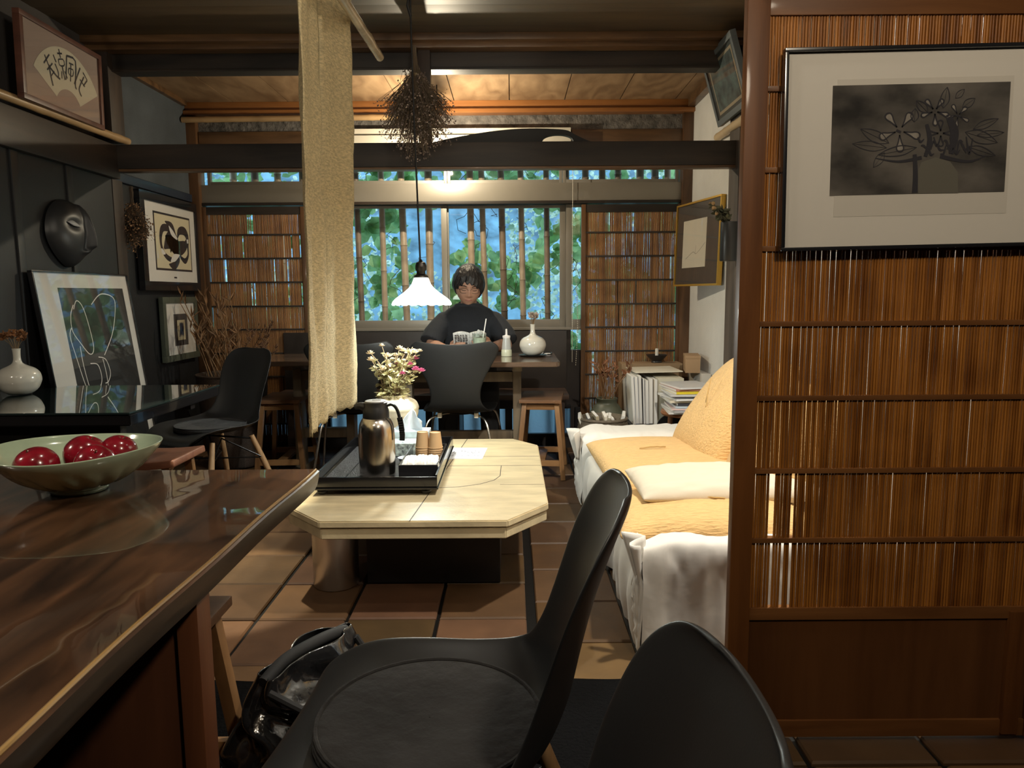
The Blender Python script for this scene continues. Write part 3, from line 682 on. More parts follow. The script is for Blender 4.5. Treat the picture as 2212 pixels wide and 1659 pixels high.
# far tables and bench
TT = wood('scuffed_tabletop_wood', (0.07, 0.045, 0.032), (0.15, 0.10, 0.07), 'X', 6, 0.16, 0.5, coat_rough=0.12)
TE = wood('table_leg_wood', (0.10, 0.075, 0.05), (0.19, 0.145, 0.095), 'Z', 6, 0.5)
def cafe_table(label, x0, x1, y0, y1, legs, rz=0):
    t = thing('cafe_table', label, 'table', ((x0 + x1) / 2, (y0 + y1) / 2, 0))
    c = .03
    MB().prism([(x0, y0 + c), (x0 + c * .6, y0), (x1 - c * .6, y0), (x1, y0 + c), (x1, y1 - c), (x1 - c, y1), (x0 + c, y1), (x0, y1 - c)], .692, .72, .004).build('tabletop', TT, t)
    for x in legs:
        MB().box((x - .025, y0 + .24, .04), (x + .025, y0 + .33, .665), .004).build('leg', TE, t)
        MB().box((x - .028, y0 + .08, .66), (x + .028, y1 - .10, .692), .004).build('bearer', TE, t)
        MB().box((x - .03, y0 + .08, 0), (x + .03, y1 - .10, .045), .006).build('foot', TE, t)
    MB().box((legs[0], y0 + .25, .58), (legs[-1], y0 + .32, .64), .003).build('crossbar', TE, t)
    MB().box((legs[0], y0 + .26, .22), (legs[-1], y0 + .31, .28), .003).build('lower_crossbar', TE, t)
    return t
cafe_table('dark wooden cafe table at which the man reads, with a white vase on it', -0.80, 0.272, 4.02, 4.70, (-0.62, 0.03))
cafe_table('dark wooden cafe table whose corner sticks out between the basket and the hanging cloth', -1.50, -0.86, 4.16, 4.72, (-1.32, -1.0))
BEN = wood('bench_wood', (0.035, 0.02, 0.015), (0.085, 0.05, 0.035), 'X', 6, 0.4, 0.1)
t = thing('bench', 'long dark wooden bench with a panelled back under the window', 'bench', (-0.6, 4.95, 0))
MB().box((-1.6, 4.70, .405), (0.375, 5.06, .44), .005).build('seat', BEN, t)
MB().box((-1.6, 5.062, .30), (0.385, 5.092, .84), .004).build('backrest', mat('bench_back_board', (0.022, 0.017, 0.015), 0.45, bump=0.05), t)
for x in (-1.5, -0.95, -0.40, 0.30): MB().box((x, 4.74, 0), (x + .05, 5.05, .405), .004).build('leg', BEN, t)

# coffee table
TRAV = mat('beige_travertine', (0.60, 0.50, 0.315), 0.34, bump=0.10, bscale=60, var=0.16, vscale=7, coat=0.2, coat_rough=0.15, stretch=(1, 3, 1))
t = thing('coffee_table', 'low beige stone coffee table with clipped corners holding the black tray', 'table', (-0.34, 3.03, 0))
def octo(i): 
    c = .165; x0, x1, y0, y1 = -.815 + i, .128 - i, 2.335 + i, 3.705 - i
    return [(x0, y0 + c + .02), (x0 + c, y0), (x1 - c + .02, y0), (x1, y0 + c + .03), (x1, y1 - c), (x1 - c + .04, y1), (x0 + c, y1), (x0, y1 - c)]
MB().prism(octo(0), .325, .35, .004).build('tabletop', TRAV, t, angle=30)
MB().prism(octo(.006), .285, .322, .003).build('lower_slab', TRAV, t, angle=30)
JN = mat('dark_inlay_line', (0.05, 0.04, 0.03), 0.6)
m = MB()
for y in (2.79, 3.11, 3.29): m.box((-.05 if y < 3 else -.8, y - .0012, .3497), (.123, y + .0012, .3506))
m.bar((-.345, 2.335, .3501), (-.235, 3.70, .3501), .0035, .0010)
pts = [(-.05, 3.11), (-.052, 2.93), (-.075, 2.86), (-.13, 2.80), (-.21, 2.76), (-.33, 2.74)]
for a, b_ in zip(pts, pts[1:]): m.bar((*a, .3502), (*b_, .3502), .003, .0010)
m.build('inlay_line', JN, t)
MB().box((-.56, 2.66, 0), (-.05, 3.45, .285), .002).build('base', mat('black_plinth', (0.010, 0.009, 0.009), 0.35), t)
SS = mat('brushed_steel_drum', (0.74, 0.71, 0.66), 0.30, metal=1.0, bump=0.06, bscale=60, stretch=(6, 6, 0.03))
for c in ((-.68, 2.665), (-.68, 3.40)):
    MB().lathe([(.083, 0), (.086, .004), (.086, .285)], 40, c=(c[0], c[1], 0)).build('drum_leg', SS, t)

# sofa
SLIP = mat('white_slipcover_cotton', (0.72, 0.70, 0.66), 0.9, bump=0.15, bscale=11, sheen=0.1)
TANC = mat('tan_crinkle_cotton', (0.72, 0.47, 0.20), 0.9, bump=0.9, bscale=30, stretch=(1, 4, 4), var=0.08, vscale=30, sheen=0.1)
CREAM = mat('cream_cotton', (0.66, 0.59, 0.47), 0.9, bump=0.35, bscale=14, sheen=0.1)
def pillow(name, mat_, parent, c, size, rot=(0, 0, 0), puff=0.5, seed=0, wr=0.006, corner=0.06, n=26, e=2.6, wf=9):
    """soft cushion: superellipse outline, domed, with wrinkles"""
    m = MB(); L, Wd, H = size; M = T(c) @ rotm(*rot)
    m.xf(M)
    def surf(sg):
        def fn(u, v):
            a, b_ = u * 2 - 1, v * 2 - 1
            prof = max(0.0, (1 - abs(a) ** e) * (1 - abs(b_) ** e)) ** puff
            pinch = 1 - corner * (1 - (1 - a * a) * 0.5) * (abs(b_) ** 4) - corner * (abs(a) ** 4) * (1 - abs(b_)) * 0.5
            x = a * L / 2 * (1 - corner * (1 - abs(b_) ** 2) * 0.3 * abs(a) ** 6); y = b_ * Wd / 2 * (1 - corner * (1 - abs(a) ** 2) * 0.3)
            w = noise.noise(Vector((a * wf * .35 + seed, b_ * wf, sg + seed))) * wr * (0.3 + prof)
            return (x, y, sg * (prof * H / 2) + w * (1 if prof > 0.01 else 0))
        return fn
    m.grid(surf(1), n, n).grid(surf(-1), n, n)
    bmesh.ops.remove_doubles(m.bm, verts=m.bm.verts, dist=0.0008)
    return m.build(name, mat_, parent, angle=180, mods=[('SUBSURF', dict(levels=1, render_levels=1))])
t = thing('sofa', 'low sofa under a loose white slipcover along the white wall', 'sofa', (0.8, 3.0, 0))
def sofa_skirt():
    # draped body: cross-section polyline (x, z) swept along y with folds on the front
    m = MB(); sec = [(1.19, .02), (1.19, .27), (1.10, .285), (0.80, .29), (0.50, .292), (0.415, .290), (0.385, .278), (0.372, .24), (0.368, .18), (0.376, .10), (0.39, .015)]
    sec = catmull(sec, 34); n = 110
    def fn(u, v):
        i = int(round(v * 33)); x, z = sec[i]; y = 2.06 + u * (3.86 - 2.06)
        k = max(0, (0.34 - z) / 0.34) if x < 0.6 else 0
        f = k * (0.016 * math.sin(y * 31 + 2 * math.sin(y * 5)) + 0.03 * noise.noise(Vector((y * 6, z * 3, 0)))) + .006 * noise.noise(Vector((y * 14, z * 12, x * 12)))
        e = min(u, 1 - u) * 1.8
        if e < 0.03: x += (0.03 - e) * 0.5 if x < .8 else 0; z -= (.03 - e) * .4
        return (x - f if x < 0.6 else x, y, z - (.008 * noise.noise(Vector((y * 9, 3, x * 9))) if x > .42 else 0))
    m.grid(fn, n, 33)
    return m
sofa_skirt().build('slipcover', SLIP, t, angle=180)
def arm(y0, y1, top, seed, flip):
    m = MB()
    def fn(u, v):
        # u: around section in y-z, v: along x
        a = u * 2 * PI; x = (0.352 if flip < 0 else .382) + v * (1.19 - (0.352 if flip < 0 else .382))
        cy, cz = (y0 + y1) / 2, top / 2; hy, hz = (y1 - y0) / 2, top / 2 - .004
        ex = 0.35
        ca, sa = math.cos(a), math.sin(a)
        y = cy + hy * math.copysign(abs(ca) ** ex, ca); z = cz + hz * math.copysign(abs(sa) ** ex, sa)
        if v < 0.08: s = (1 - ((0.08 - v) / .08) ** 2 * .25); y = cy + (y - cy) * s; z = z * (1 - .06 * (1 - v / .08))
        w = .013 * noise.noise(Vector((x * 7 + seed, y * 9, z * 4))) + .007 * abs(noise.noise(Vector((x * 16 + z * 9 + seed, y * 12, z * 5 - x * 3)))) + .004 * noise.noise(Vector((x * 40 + seed, y * 30, z * 12)))
        return (x + w, y + w * (1 if ca > 0 else -1), z + w * .6 * (1 if z > .1 else 0))
    m.grid(fn, 96, 90, closed_u=True)
    # closing end toward the room, slightly gathered
    def cap(u, v):
        a = u * 2 * PI; ca, sa = math.cos(a), math.sin(a); p = fn(u, 0)
        cy, cz = (y0 + y1) / 2, top / 2; k = 1 - v
        return (p[0] - .018 * (1 - k * k) + .012 * noise.noise(Vector((p[1] * 30 * k, p[2] * 16 * k, seed))), cy + (p[1] - cy) * k, cz + (p[2] - cz) * k)
    m.grid(cap, 96, 14, closed_u=True)
    bmesh.ops.remove_doubles(m.bm, verts=m.bm.verts, dist=0.0005)
    return m
arm(2.035, 2.145, .372, 1, 1).build('armrest', SLIP, t, angle=180)
arm(3.56, 3.94, .395, 5, -1).build('armrest', SLIP, t, angle=180)
# gathered corner flaps of the cover
def flap(c, s, seed):
    m = MB()
    def fn(u, v):
        a = -0.9 + 2.2 * u; r = (0.05 + 0.035 * math.sin(u * 14 + seed)) * (1 - v * .75)
        return (c[0] - r * math.cos(a) * s - .012 * v, c[1] + (r * math.sin(a)), c[2] - v * .14 + .022 * math.sin(u * PI) * (1 - v))
    return m.grid(fn, 18, 10)
flap((0.405, 2.075, .365), 1, 0).build('cover_fold', SLIP, t, angle=180, mods=[('SOLIDIFY', dict(thickness=0.004))])
flap((0.360, 3.66, .388), 1, 2).build('cover_fold', SLIP, t, angle=180, mods=[('SOLIDIFY', dict(thickness=0.004))])
def tie(m, c, d, L, seed=0):
    r = random.Random(seed); pts = []
    for i in range(9):
        k = i / 8 - .5; pts.append(Vector(c) + Vector(d) * L * k + Vector((r.uniform(-.004, .004), r.uniform(-.004, .004), .004 * math.cos(k * PI))))
    m.tube(pts, .0028, 6)
def cushion(label, c, size, rot, seed, tc_, td, tl=.09, **kw):
    o = pillow('floor_cushion', TANC, None, c, size, rot, seed=seed, **kw); tag(o, label, 'cushion')
    m = MB(); tie(m, tc_, td, tl, seed); m.build('tuft_cord', mat('tan_cord', (0.50, 0.33, 0.13), .9), o)
    return o
cushion('square tan cushion lying flat on the far end of the sofa seat', (0.70, 3.14, .345), (.66, .84, .15), (1, 0, 2), 1, (.62, 3.12, .424), (1, .25, 0), .12, puff=.42)
cushion('square tan cushion lying flat on the near end of the sofa seat', (0.66, 2.38, .345), (.66, .50, .15), (-2, 0, -2), 4, (.64, 2.33, .424), (1, -.15, 0), .12, puff=.42)
cushion('plump tan back cushion leaning on the wall behind the far seat', (1.00, 3.26, .56), (.60, .60, .26), (0, -52, 5), 7, (.885, 3.22, .655), (.3, .5, .9), .13, puff=.5)
cushion('plump tan back cushion half hidden behind the reed door, nearer of the two', (1.03, 2.68, .52), (.54, .58, .24), (0, -55, -2), 9, (.92, 2.63, .62), (0, 1, .2), .1, puff=.5)
o = pillow('throw_pillow', CREAM, None, (0.735, 2.49, .432), (.64, .34, .095), (3, 0, 2), seed=3, puff=.38, wr=.012, wf=16); tag(o, 'flat cream cushion laid across the middle of the sofa', 'cushion')

# black rug and what lies on it
m = MB().grid(lambda u, v: (-.95 + 1.55 * u, -1.2 + 3.15 * v + .004 * math.sin(u * 30), .004 + .004 * max(0, noise.noise(Vector((u * 9, v * 16, 0))))), 60, 90)
tag(m.build('rug', mat('black_woven_rug', (0.0035, 0.0035, 0.004), 1.0, spec=0.08, bump=.7, bscale=120), mods=[('SOLIDIFY', dict(thickness=.003))]), 'black rug on the tiles under the counter chairs', 'rug')

# ================================================================== HANGING CLOTH, POLE, LAMP
CLOTH = translucent('coarse_beige_linen', (0.64, 0.53, 0.31), 0.22, bump=0.75, bscale=130, stretch=(1, 1, 3), var=0.20, vscale=60, rough=.9)
def noren():
    m = MB(); y0, y1, zt, zb = 2.275, 3.065, 2.415, .648; NY, NZ = 44, 110; ym = .445; zs = .80
    def X(u, v, side):
        fold = (.026 * math.sin(u * 9.5 + .5) + .022 * math.sin(u * 14.2 + 2.2)) * (1 - .5 * v) + .008 * math.sin(u * 31 + v * 3) + .010 * noise.noise(Vector((u * 6, v * 9, 2))) + .0016 * noise.noise(Vector((u * 9, v * 110, 7)))
        gap = side * .004 * max(0, 1 - v / .92)
        return -.655 + fold - .02 * v * math.sin(u * 3)
    cols = []
    def col(u, side):
        out = []
        for j in range(NZ + 1):
            v = j / NZ; z = zt + (zb - zt) * v
            y = y0 + (y1 - y0) * u + .006 * math.sin(v * 40 + u * 3) * (1 if u in (0, 1) else 0) + .012 * (u - .5) * math.sin(v * 2.2)
            if side: y += side * .026 * max(0, 1 - ((zt - z) / (zt - zs)) ** 4) + (.0025 * math.sin(z * 90) if z > zs else 0)
            e = .010 * noise.noise(Vector((u * 25, 3, 1))) + .006 * math.sin(u * 90) if j == NZ else 0
            x = X(u, v, side) + (side * .010 * max(0, 1 - ((zt - z) / (zt - zs)) ** 6) if side else 0)
            out.append(m.v((x, y, z + e)))
        return out
    us = [i / NY for i in range(NY + 1)]; mid = min(range(NY + 1), key=lambda i: abs(us[i] - ym)); L = []
    for i, u in enumerate(us):
        if i == mid: L.append((col(u, -1), col(u, 1)))
        else: c = col(u, 0); L.append((c, c))
    jz = int((2.415 - zs) / (2.415 - .648) * NZ)
    a, b_ = L[mid]
    for j in range(jz, NZ + 1):
        p = (a[j].co + b_[j].co) / 2; a[j].co = p; b_[j].co = p
    for i in range(NY):
        A, B_ = L[i][1], L[i + 1][0]
        for j in range(NZ): m.f([A[j], B_[j], B_[j + 1], A[j + 1]])
    bmesh.ops.remove_doubles(m.bm, verts=m.bm.verts, dist=.0001)
    return m
o = noren().build('noren_curtain', CLOTH, None, angle=180, mods=[('SOLIDIFY', dict(thickness=.003))]); tag(o, 'long coarse beige linen cloth with a centre slit hanging from the ceiling', 'curtain')
rr = random.Random(8)
m = MB().tube([(-.585 + rr.uniform(-.002, .002), 1.9 + 1.52 * k / 16, 2.10 + .065 * k / 16) for k in range(17)], [.019 * (1.1 if k in (3, 8, 13) else 1) for k in range(17)], 14)
o = m.build('bamboo_rod', mat('polished_bamboo', (0.42, 0.33, 0.21), .25, var=.3, vscale=12, coat=.4)); tag(o, 'pale bamboo rod hung on cords below the ceiling beside the linen cloth', 'pole')
MB().tube([(-.585, 2.1, 2.10), (-.585, 2.1, 2.42)], .002, 6).tube([(-.585, 2.62, 2.13), (-.585, 2.62, 2.42)], .002, 6).build('hanging_cord', mat('dark_cord', (.02, .018, .016), .8), o)

t = thing('pendant_lamp', 'lit white glass pendant lamp on a black cord over the coffee table', 'pendant lamp', LAMP)
m = MB().tube([(-.440, 3.40, 2.42), (-.441, 3.40, 2.33), (-.436, 3.40, 1.9), (-.428, 3.40, 1.5), (-.422, 3.40, 1.245)], .0042, 10).tube([(-.445, 3.39, 2.42), (-.452, 3.385, 2.37), (-.440, 3.40, 2.33)], .006, 8)
m.build('cord', mat('black_flex', (.008, .008, .009), .6), t)
MB().lathe([(.004, 1.262), (.010, 1.252), (.021, 1.247), (.026, 1.232), (.026, 1.215), (.020, 1.206), (.021, 1.195), (.033, 1.185), (.034, 1.178), (.028, 1.172)], 28, c=(LAMP[0], LAMP[1], 0)).build('socket_cap', mat('dark_bronze', (.05, .045, .04), .35, metal=.8), t)
sh = [(.030, 1.180), (.036, 1.170), (.040, 1.158), (.046, 1.145), (.058, 1.130), (.078, 1.112), (.102, 1.094), (.122, 1.078), (.134, 1.064), (.138, 1.052)]
MB().lathe(sh, 60, c=(LAMP[0], LAMP[1], 0), cap0=False, mod=lambda a, i, r, z: (r * (1 + .018 * math.cos(a * 20) * (i / 9) ** 2), z + .0035 * math.cos(a * 20) * (i / 9) ** 3)).build('lamp_shade',
    mat('opal_glass', (.9, .92, .9), .3, emit=(.90, 1.0, .93), estr=7.0), t, mods=[('SOLIDIFY', dict(thickness=.0025))], angle=180)
MB().ball((LAMP[0], LAMP[1], 1.10), (.03, .03, .038), 20, 14).build('bulb', mat('lit_bulb', (1, 1, 1), .3, emit=(.95, 1, .95), estr=40.0), t, angle=180)
# small clip lamp on the lintel
t = thing('clip_lamp', 'tiny bare bright lamp behind the hanging dried bunch above the lintel', 'lamp', (-.455, 4.62, 2.045))
MB().ball((-.455, 4.60, 2.045), .011, 14, 10).build('bulb', mat('lit_small_bulb', (1, 1, 1), .3, emit=(1, .97, .9), estr=60.0), t, angle=180)
MB().tube([(-.455, 4.62, 2.055), (-.455, 4.66, 2.10), (-.455, 4.68, 2.39)], .004, 8).tube([(-.455, 4.612, 2.053), (-.455, 4.64, 2.075)], .011, 12).build('holder', STEELK, t)
# ================================================================== THINGS ON WALLS
BLKFR = mat('black_frame_lacquer', (0.010, 0.010, 0.012), 0.22, coat=0.5)
MATB = mat('white_mat_board', (0.72, 0.71, 0.68), 0.85)
INK = mat('black_ink', (0.018, 0.016, 0.022), 0.7)
def frame_xf(corner, ux, uz):
    """local frame: x along ux, y along uz (up), z out of the picture; origin at lower-left corner"""
    ux = Vector(ux).normalized(); uz = Vector(uz).normalized(); n = ux.cross(uz).normalized(); uz = n.cross(ux)
    return Matrix(((ux.x, uz.x, n.x, corner[0]), (ux.y, uz.y, n.y, corner[1]), (ux.z, uz.z, n.z, corner[2]), (0, 0, 0, 1)))
def picture(name, label, M, w, h, fw, depth, frame_mat, mat_mat, glass='picture_glass', wav=0.0, rec=0.006, gloss=1.0):
    """M: lower-left corner frame, z toward the viewer"""
    t = MB().xf(M); d = depth
    for a, b_ in (((0, 0), (w, fw)), ((0, h - fw), (w, h)), ((0, fw), (fw, h - fw)), ((w - fw, fw), (w, h - fw))): t.box((a[0], a[1], 0), (b_[0], b_[1], d), .002)
    o = t.build(name, frame_mat); tag(o, label, 'picture')
    MB().xf(M).box((fw - .002, fw - .002, .001), (w - fw + .002, h - fw + .002, d - rec - .004)).build('mat_board', mat_mat, o, smooth=False)
    MB().xf(M).box((fw - .001, fw - .001, d - rec + .001), (w - fw + .001, h - fw + .001, d - rec + .003)).build('glass', glass_pane(glass, wav=wav, gloss=gloss), o, smooth=False)
    return o, d - rec - .004
def flat(mb, pts, z, th=.0008):
    """closed outline in local xy at height z"""
    mb.prism(pts, z, z + th); return mb
def stroke(mb, pts, ws, z, th=.0008, n=24):
    P = catmull([tuple(p) for p in pts], n); Ws = catmull([(w,) for w in (ws if isinstance(ws, (list, tuple)) else [ws] * len(pts))], n)
    L, R = [], []
    for i, p in enumerate(P):
        a = Vector(P[max(i - 1, 0)]); b_ = Vector(P[min(i + 1, n - 1)]); d = (b_ - a)
        d = d.normalized() if d.length > 1e-9 else Vector((1, 0)); q = Vector((-d.y, d.x)) * max(Ws[i][0], .0002) / 2
        L.append(mb.v((p[0] + q.x, p[1] + q.y, z))); R.append(mb.v((p[0] - q.x, p[1] - q.y, z)))
    for i in range(n - 1): mb.f([L[i], R[i], R[i + 1], L[i + 1]])
    return mb

# abstract ribbon print (left wall)
M_ = frame_xf((-2.185, 4.285, 1.135), (0, 1, 0), (0, 0, 1))
o, z = picture('framed_picture', 'black-framed abstract print of a looping black ribbon, higher of two on the black wall', M_, .79, .585, .055, .035, BLKFR, MATB)
MB().xf(M_).box((.165, .125, z), (.665, .48, z + .001)).build('print_border', INK, o, smooth=False)
MB().xf(M_).box((.178, .138, z + .001), (.652, .467, z + .002)).build('print_ground', mat('cream_print_paper', (.68, .62, .44), .85), o, smooth=False)
X = lambda a: .165 + .5 * (a - 155) / 375.; Y = lambda b_: .48 - .355 * (b_ - 265) / 540.
q = MB().xf(M_)
def st(pts, ws): stroke(q, [(X(a), Y(b_ - (a - 155) * .12 + 20)) for a, b_ in pts], [w / 375. * .5 for w in ws], z + .0022, n=30)
st([(265, 335), (320, 380), (345, 440), (350, 520), (360, 600), (375, 650)], [4, 42, 40, 62, 70, 20])
st([(350, 640), (345, 560), (300, 520), (240, 590)], [30, 110, 90, 10]); st([(260, 470), (300, 520), (380, 590), (460, 560), (480, 500)], [8, 60, 75, 50, 8])
st([(345, 480), (300, 405), (240, 400), (215, 470), (215, 560), (240, 640), (290, 690), (350, 700)], [6, 30, 34, 26, 20, 22, 26, 10])
st([(385, 490), (405, 425), (460, 420), (490, 480), (492, 580), (490, 660), (455, 715), (420, 690), (395, 660)], [8, 34, 42, 34, 18, 16, 28, 20, 10])
st([(280, 740), (330, 755), (375, 700), (390, 665)], [6, 40, 40, 10])
q.build('ribbon_figure', INK, o)
q = MB().xf(M_)
def st2(pts, ws): stroke(q, [(X(a), Y(b_ - (a - 155) * .12 + 20)) for a, b_ in pts], [w / 375. * .5 for w in ws], z + .0028, n=20)
st2([(300, 375), (330, 440), (380, 500)], [4, 28, 10]); st2([(215, 590), (225, 620), (250, 640)], [8, 24, 6]); st2([(300, 715), (340, 680), (395, 655)], [8, 34, 6]); st2([(490, 500), (492, 540)], [18, 14])
q.build('white_accent', mat('white_ink', (.75, .74, .72), .8), o)
MB().xf(M_).box((.395, .078, z), (.43, .088, z + .002)).build('title_plate', INK, o, smooth=False)
# small framed print below
M_ = frame_xf((-2.185, 4.50, .685), (0, 1, 0), (0, 0, 1))
o, z = picture('framed_picture', 'small print in a green-grey frame hanging below the ribbon print', M_, .49, .41, .04, .028, mat('green_grey_frame', (.075, .085, .065), .5, bump=.3), MATB)
MB().xf(M_).box((.15, .095, z), (.34, .30, z + .001)).build('print_border', mat('dark_grey_card', (.06, .06, .065), .8), o, smooth=False)
MB().xf(M_).box((.19, .13, z + .001), (.30, .26, z + .002)).build('print_ground', mat('cream_print_paper', (.6, .5, .3), .85), o, smooth=False)
q = MB().xf(M_); 
for k in range(7): stroke(q, [(.215 + .01 * k, .15 + .012 * (k % 3)), (.235 + .005 * k, .19), (.225 + .008 * k, .245 - .006 * (k % 2))], [.004, .022, .005], z + .0024 + k * .0001, n=10)
q.build('blue_figure', mat('blue_ink', (.03, .06, .12), .7), o)
# leaning white-bordered line drawing
c0 = Vector((-1.975, 3.175, .12)); up = Vector((-2.105, 3.155, 1.215)) - c0
M_ = frame_xf(c0, (0.0, 1, 0), up)
hh = up.length
o, z = picture('leaning_picture', 'tall line drawing with a white border leaning on the black wall behind the glass-topped table', M_, .79, hh, .008, .022, BLKFR, mat('white_drawing_border', (.62, .61, .58), .7), glass='clear_picture_glass', gloss=1.0)
MB().xf(M_).box((.172, .12, z), (.728, hh - .075, z + .001)).build('print_ground', mat('black_drawing_ground', (.010, .011, .012), .6), o, smooth=False)
q = MB().xf(M_)
def ln(pts, w=.0045):
    # pixel coordinates of the photograph turned into picture-plane coordinates
    out = []
    for u, v in pts: out.append((.165 + (u - 108 - (v - 600) * .14) / (262 - 108.) * .556, hh - .075 - (v - 600) / 238. * .60))
    stroke(q, out, w, z + .0014, n=36)
ln([(140, 640), (148, 624), (162, 640), (175, 690), (178, 720), (168, 727), (150, 705), (134, 680), (133, 650), (140, 632)])
ln([(181, 632), (205, 612), (235, 618), (240, 640), (228, 690), (203, 733)])
ln([(133, 673), (128, 690), (138, 730), (152, 780), (165, 815), (174, 850)]); ln([(148, 710), (152, 745), (162, 790), (175, 830), (172, 870)])
ln([(168, 745), (185, 750), (192, 775), (186, 792), (168, 790)]); ln([(188, 735), (205, 742), (214, 768), (208, 785), (200, 788)]); ln([(198, 740), (204, 770), (210, 825), (222, 870)])
q.build('drawn_line', mat('chalk_white_line', (.75, .74, .70), .8), o)
# fan calligraphy on the shelf
M_ = frame_xf((-2.07, 3.20, 1.915), (-.0, 1, 0.0), (-.02, 0.06, 1))
FW, FH = .62, .36
M_ = frame_xf((-2.075, 3.17, 1.935), (-.01, 1, 0.0), (.02, .12, 1))
o, z = picture('framed_calligraphy', 'framed paper fan with brushed characters standing on the high shelf', M_, FW, FH, .022, .03, wood('red_brown_frame', (.06, .022, .014), (.12, .045, .028), 'X', 6, .4), mat('dusty_pink_mount', (.30, .225, .19), .85), glass='clear_picture_glass')
q = MB().xf(M_); cx, cy = .335, .015; pts = []
A0, A1 = rad(30), rad(150)
for k in range(25): a = A0 + (A1 - A0) * k / 24; pts.append((cx + .285 * math.cos(a), cy + .285 * math.sin(a)))
for k in range(25): a = A1 - (A1 - A0) * k / 24; pts.append((cx + .105 * math.cos(a), cy + .105 * math.sin(a)))
vo = [q.v((p[0], p[1], z + .001)) for p in pts]
for k in range(24): q.f([vo[k], vo[k + 1], vo[48 - k], vo[49 - k]])
q.build('fan_paper', mat('aged_fan_paper', (.52, .47, .36), .85), o)
q = MB().xf(M_)
def ch(ca, strokes):
    a = rad(ca); r = .200; c = Vector((cx + r * math.cos(a), cy + r * math.sin(a))); rr_ = Matrix.Rotation(a - PI / 2, 2)
    for pts_, w in strokes:
        stroke(q, [tuple(c + rr_ @ Vector((x * .038, y * .062))) for x, y in pts_], w * 1.25, z + .0018, n=10)
ch(128, [([(-.8, .7), (.9, .9)], .006), ([(0, 1.1), (-.1, .4)], .006), ([(-.7, .2), (.8, .3)], .006), ([(0, .4), (-.6, -.4), (-.9, -.9)], .008), ([(0, .2), (.5, -.5), (1, -.9)], .008), ([(-.5, -.3), (.5, -.2)], .005)])
ch(106, [([(-.9, .8), (-.6, .3)], .006), ([(-.9, .2), (-.6, -.4), (-.9, -.8)], .006), ([(0, .9), (1, .9)], .006), ([(.5, 1.2), (.5, .6)], .006), ([(.0, .5), (1, .5), (1, .1), (0, .1), (0, .5)], .005), ([(.5, .1), (.5, -.9)], .007), ([(.2, -.3), (-.1, -.8)], .005), ([(.8, -.3), (1.1, -.8)], .005)])
ch(82, [([(-.9, .9), (-.9, -.9)], .007), ([(-.9, .9), (.9, 1), (1, -.8), (1.3, -1)], .008), ([(-.4, .5), (.5, .6)], .006), ([(-.4, .1), (.5, .2), (.4, -.3), (-.4, -.3), (-.4, .1)], .005), ([(0, .5), (0, -.8)], .006)])
ch(58, [([(-.9, .9), (-.9, -.8)], .007), ([(-.2, .9), (.9, .8)], .006), ([(.9, .8), (.6, 0)], .006), ([(-.3, .1), (.9, .1)], .006), ([(.2, .7), (.1, -.6), (.9, -.9)], .007)])
q.build('brush_stroke', INK, o)
# bamboo rails of the high shelves
def rail_pole(label, a, b_, r, m_):
    n = 60; P = [Vector(a).lerp(Vector(b_), k / n) for k in range(n + 1)]
    o = MB().tube(P, [r * (1.10 if k % 13 == 6 else 1.0 + .01 * math.sin(k)) for k in range(n + 1)], 16).build('bamboo_rail', m_); tag(o, label, 'rail'); return o
BAMB = mat('golden_bamboo', (.40, .26, .13), .35, var=.2, vscale=5, coat=.2)
o = rail_pole('golden bamboo rail along the high shelf in front of the framed fan', (-2.128, 1.2, 1.922), (-2.080, 4.06, 1.935), .020, BAMB)
o = rail_pole('long bamboo rail under the far ceiling boards above the window', (-2.18, 4.98, 2.262), (-.50, 5.00, 2.275), .019, BAMB)
o = rail_pole('short pale bamboo rail against the white wall below the small upper picture', (1.18, 3.55, 1.965), (1.22, 4.40, 2.005), .022, mat('pale_bamboo', (.55, .42, .26), .4))

# half-face mask
t = thing('wall_mask', 'black wooden mask with a slit eye hanging on the black panelled wall', 'mask', (-2.12, 3.50, 1.40))
def mask(u, v):
    a = u * PI * 2; R = v
    y = .155 * R * math.cos(a); zz = .155 * R * math.sin(a); zz *= 1.0 if zz > 0 else 1.05; 
    if zz < 0: y *= 1 - .35 * (abs(zz) / .155) ** 2
    h = .085 * (1 - R ** 2.4) ** .6 if R < 1 else 0
    ny = (y - .035) / .011; nose = .050 * math.exp(-ny * ny) * (1 if -.06 < zz < .10 else math.exp(-((zz + .06) / .02) ** 2) if zz < 0 else math.exp(-((zz - .10) / .05) ** 2)) * (.5 + .5 * max(0, min(1, (.10 - zz) / .16)))
    for s in (-.045, .11):
        e = ((y - s) / .045) ** 2 + ((zz - .035) / .026) ** 2; h -= .016 * math.exp(-e)
    m_ = ((y - .035) / .03) ** 2 + ((zz + .09) / .012) ** 2; h += .018 * math.exp(-m_)
    return (-2.118 + h + nose * (1 if R < .9 else 0), 3.50 + y * (1 + .0 * R), 1.402 + zz)
q = MB().grid(lambda u, v: mask(u, 1 - v), 110, 46, closed_u=True); bmesh.ops.remove_doubles(q.bm, verts=q.bm.verts, dist=.0004)
q.build('face', mat('matte_black_wood', (.022, .023, .025), .42), t, angle=180)
q = MB()
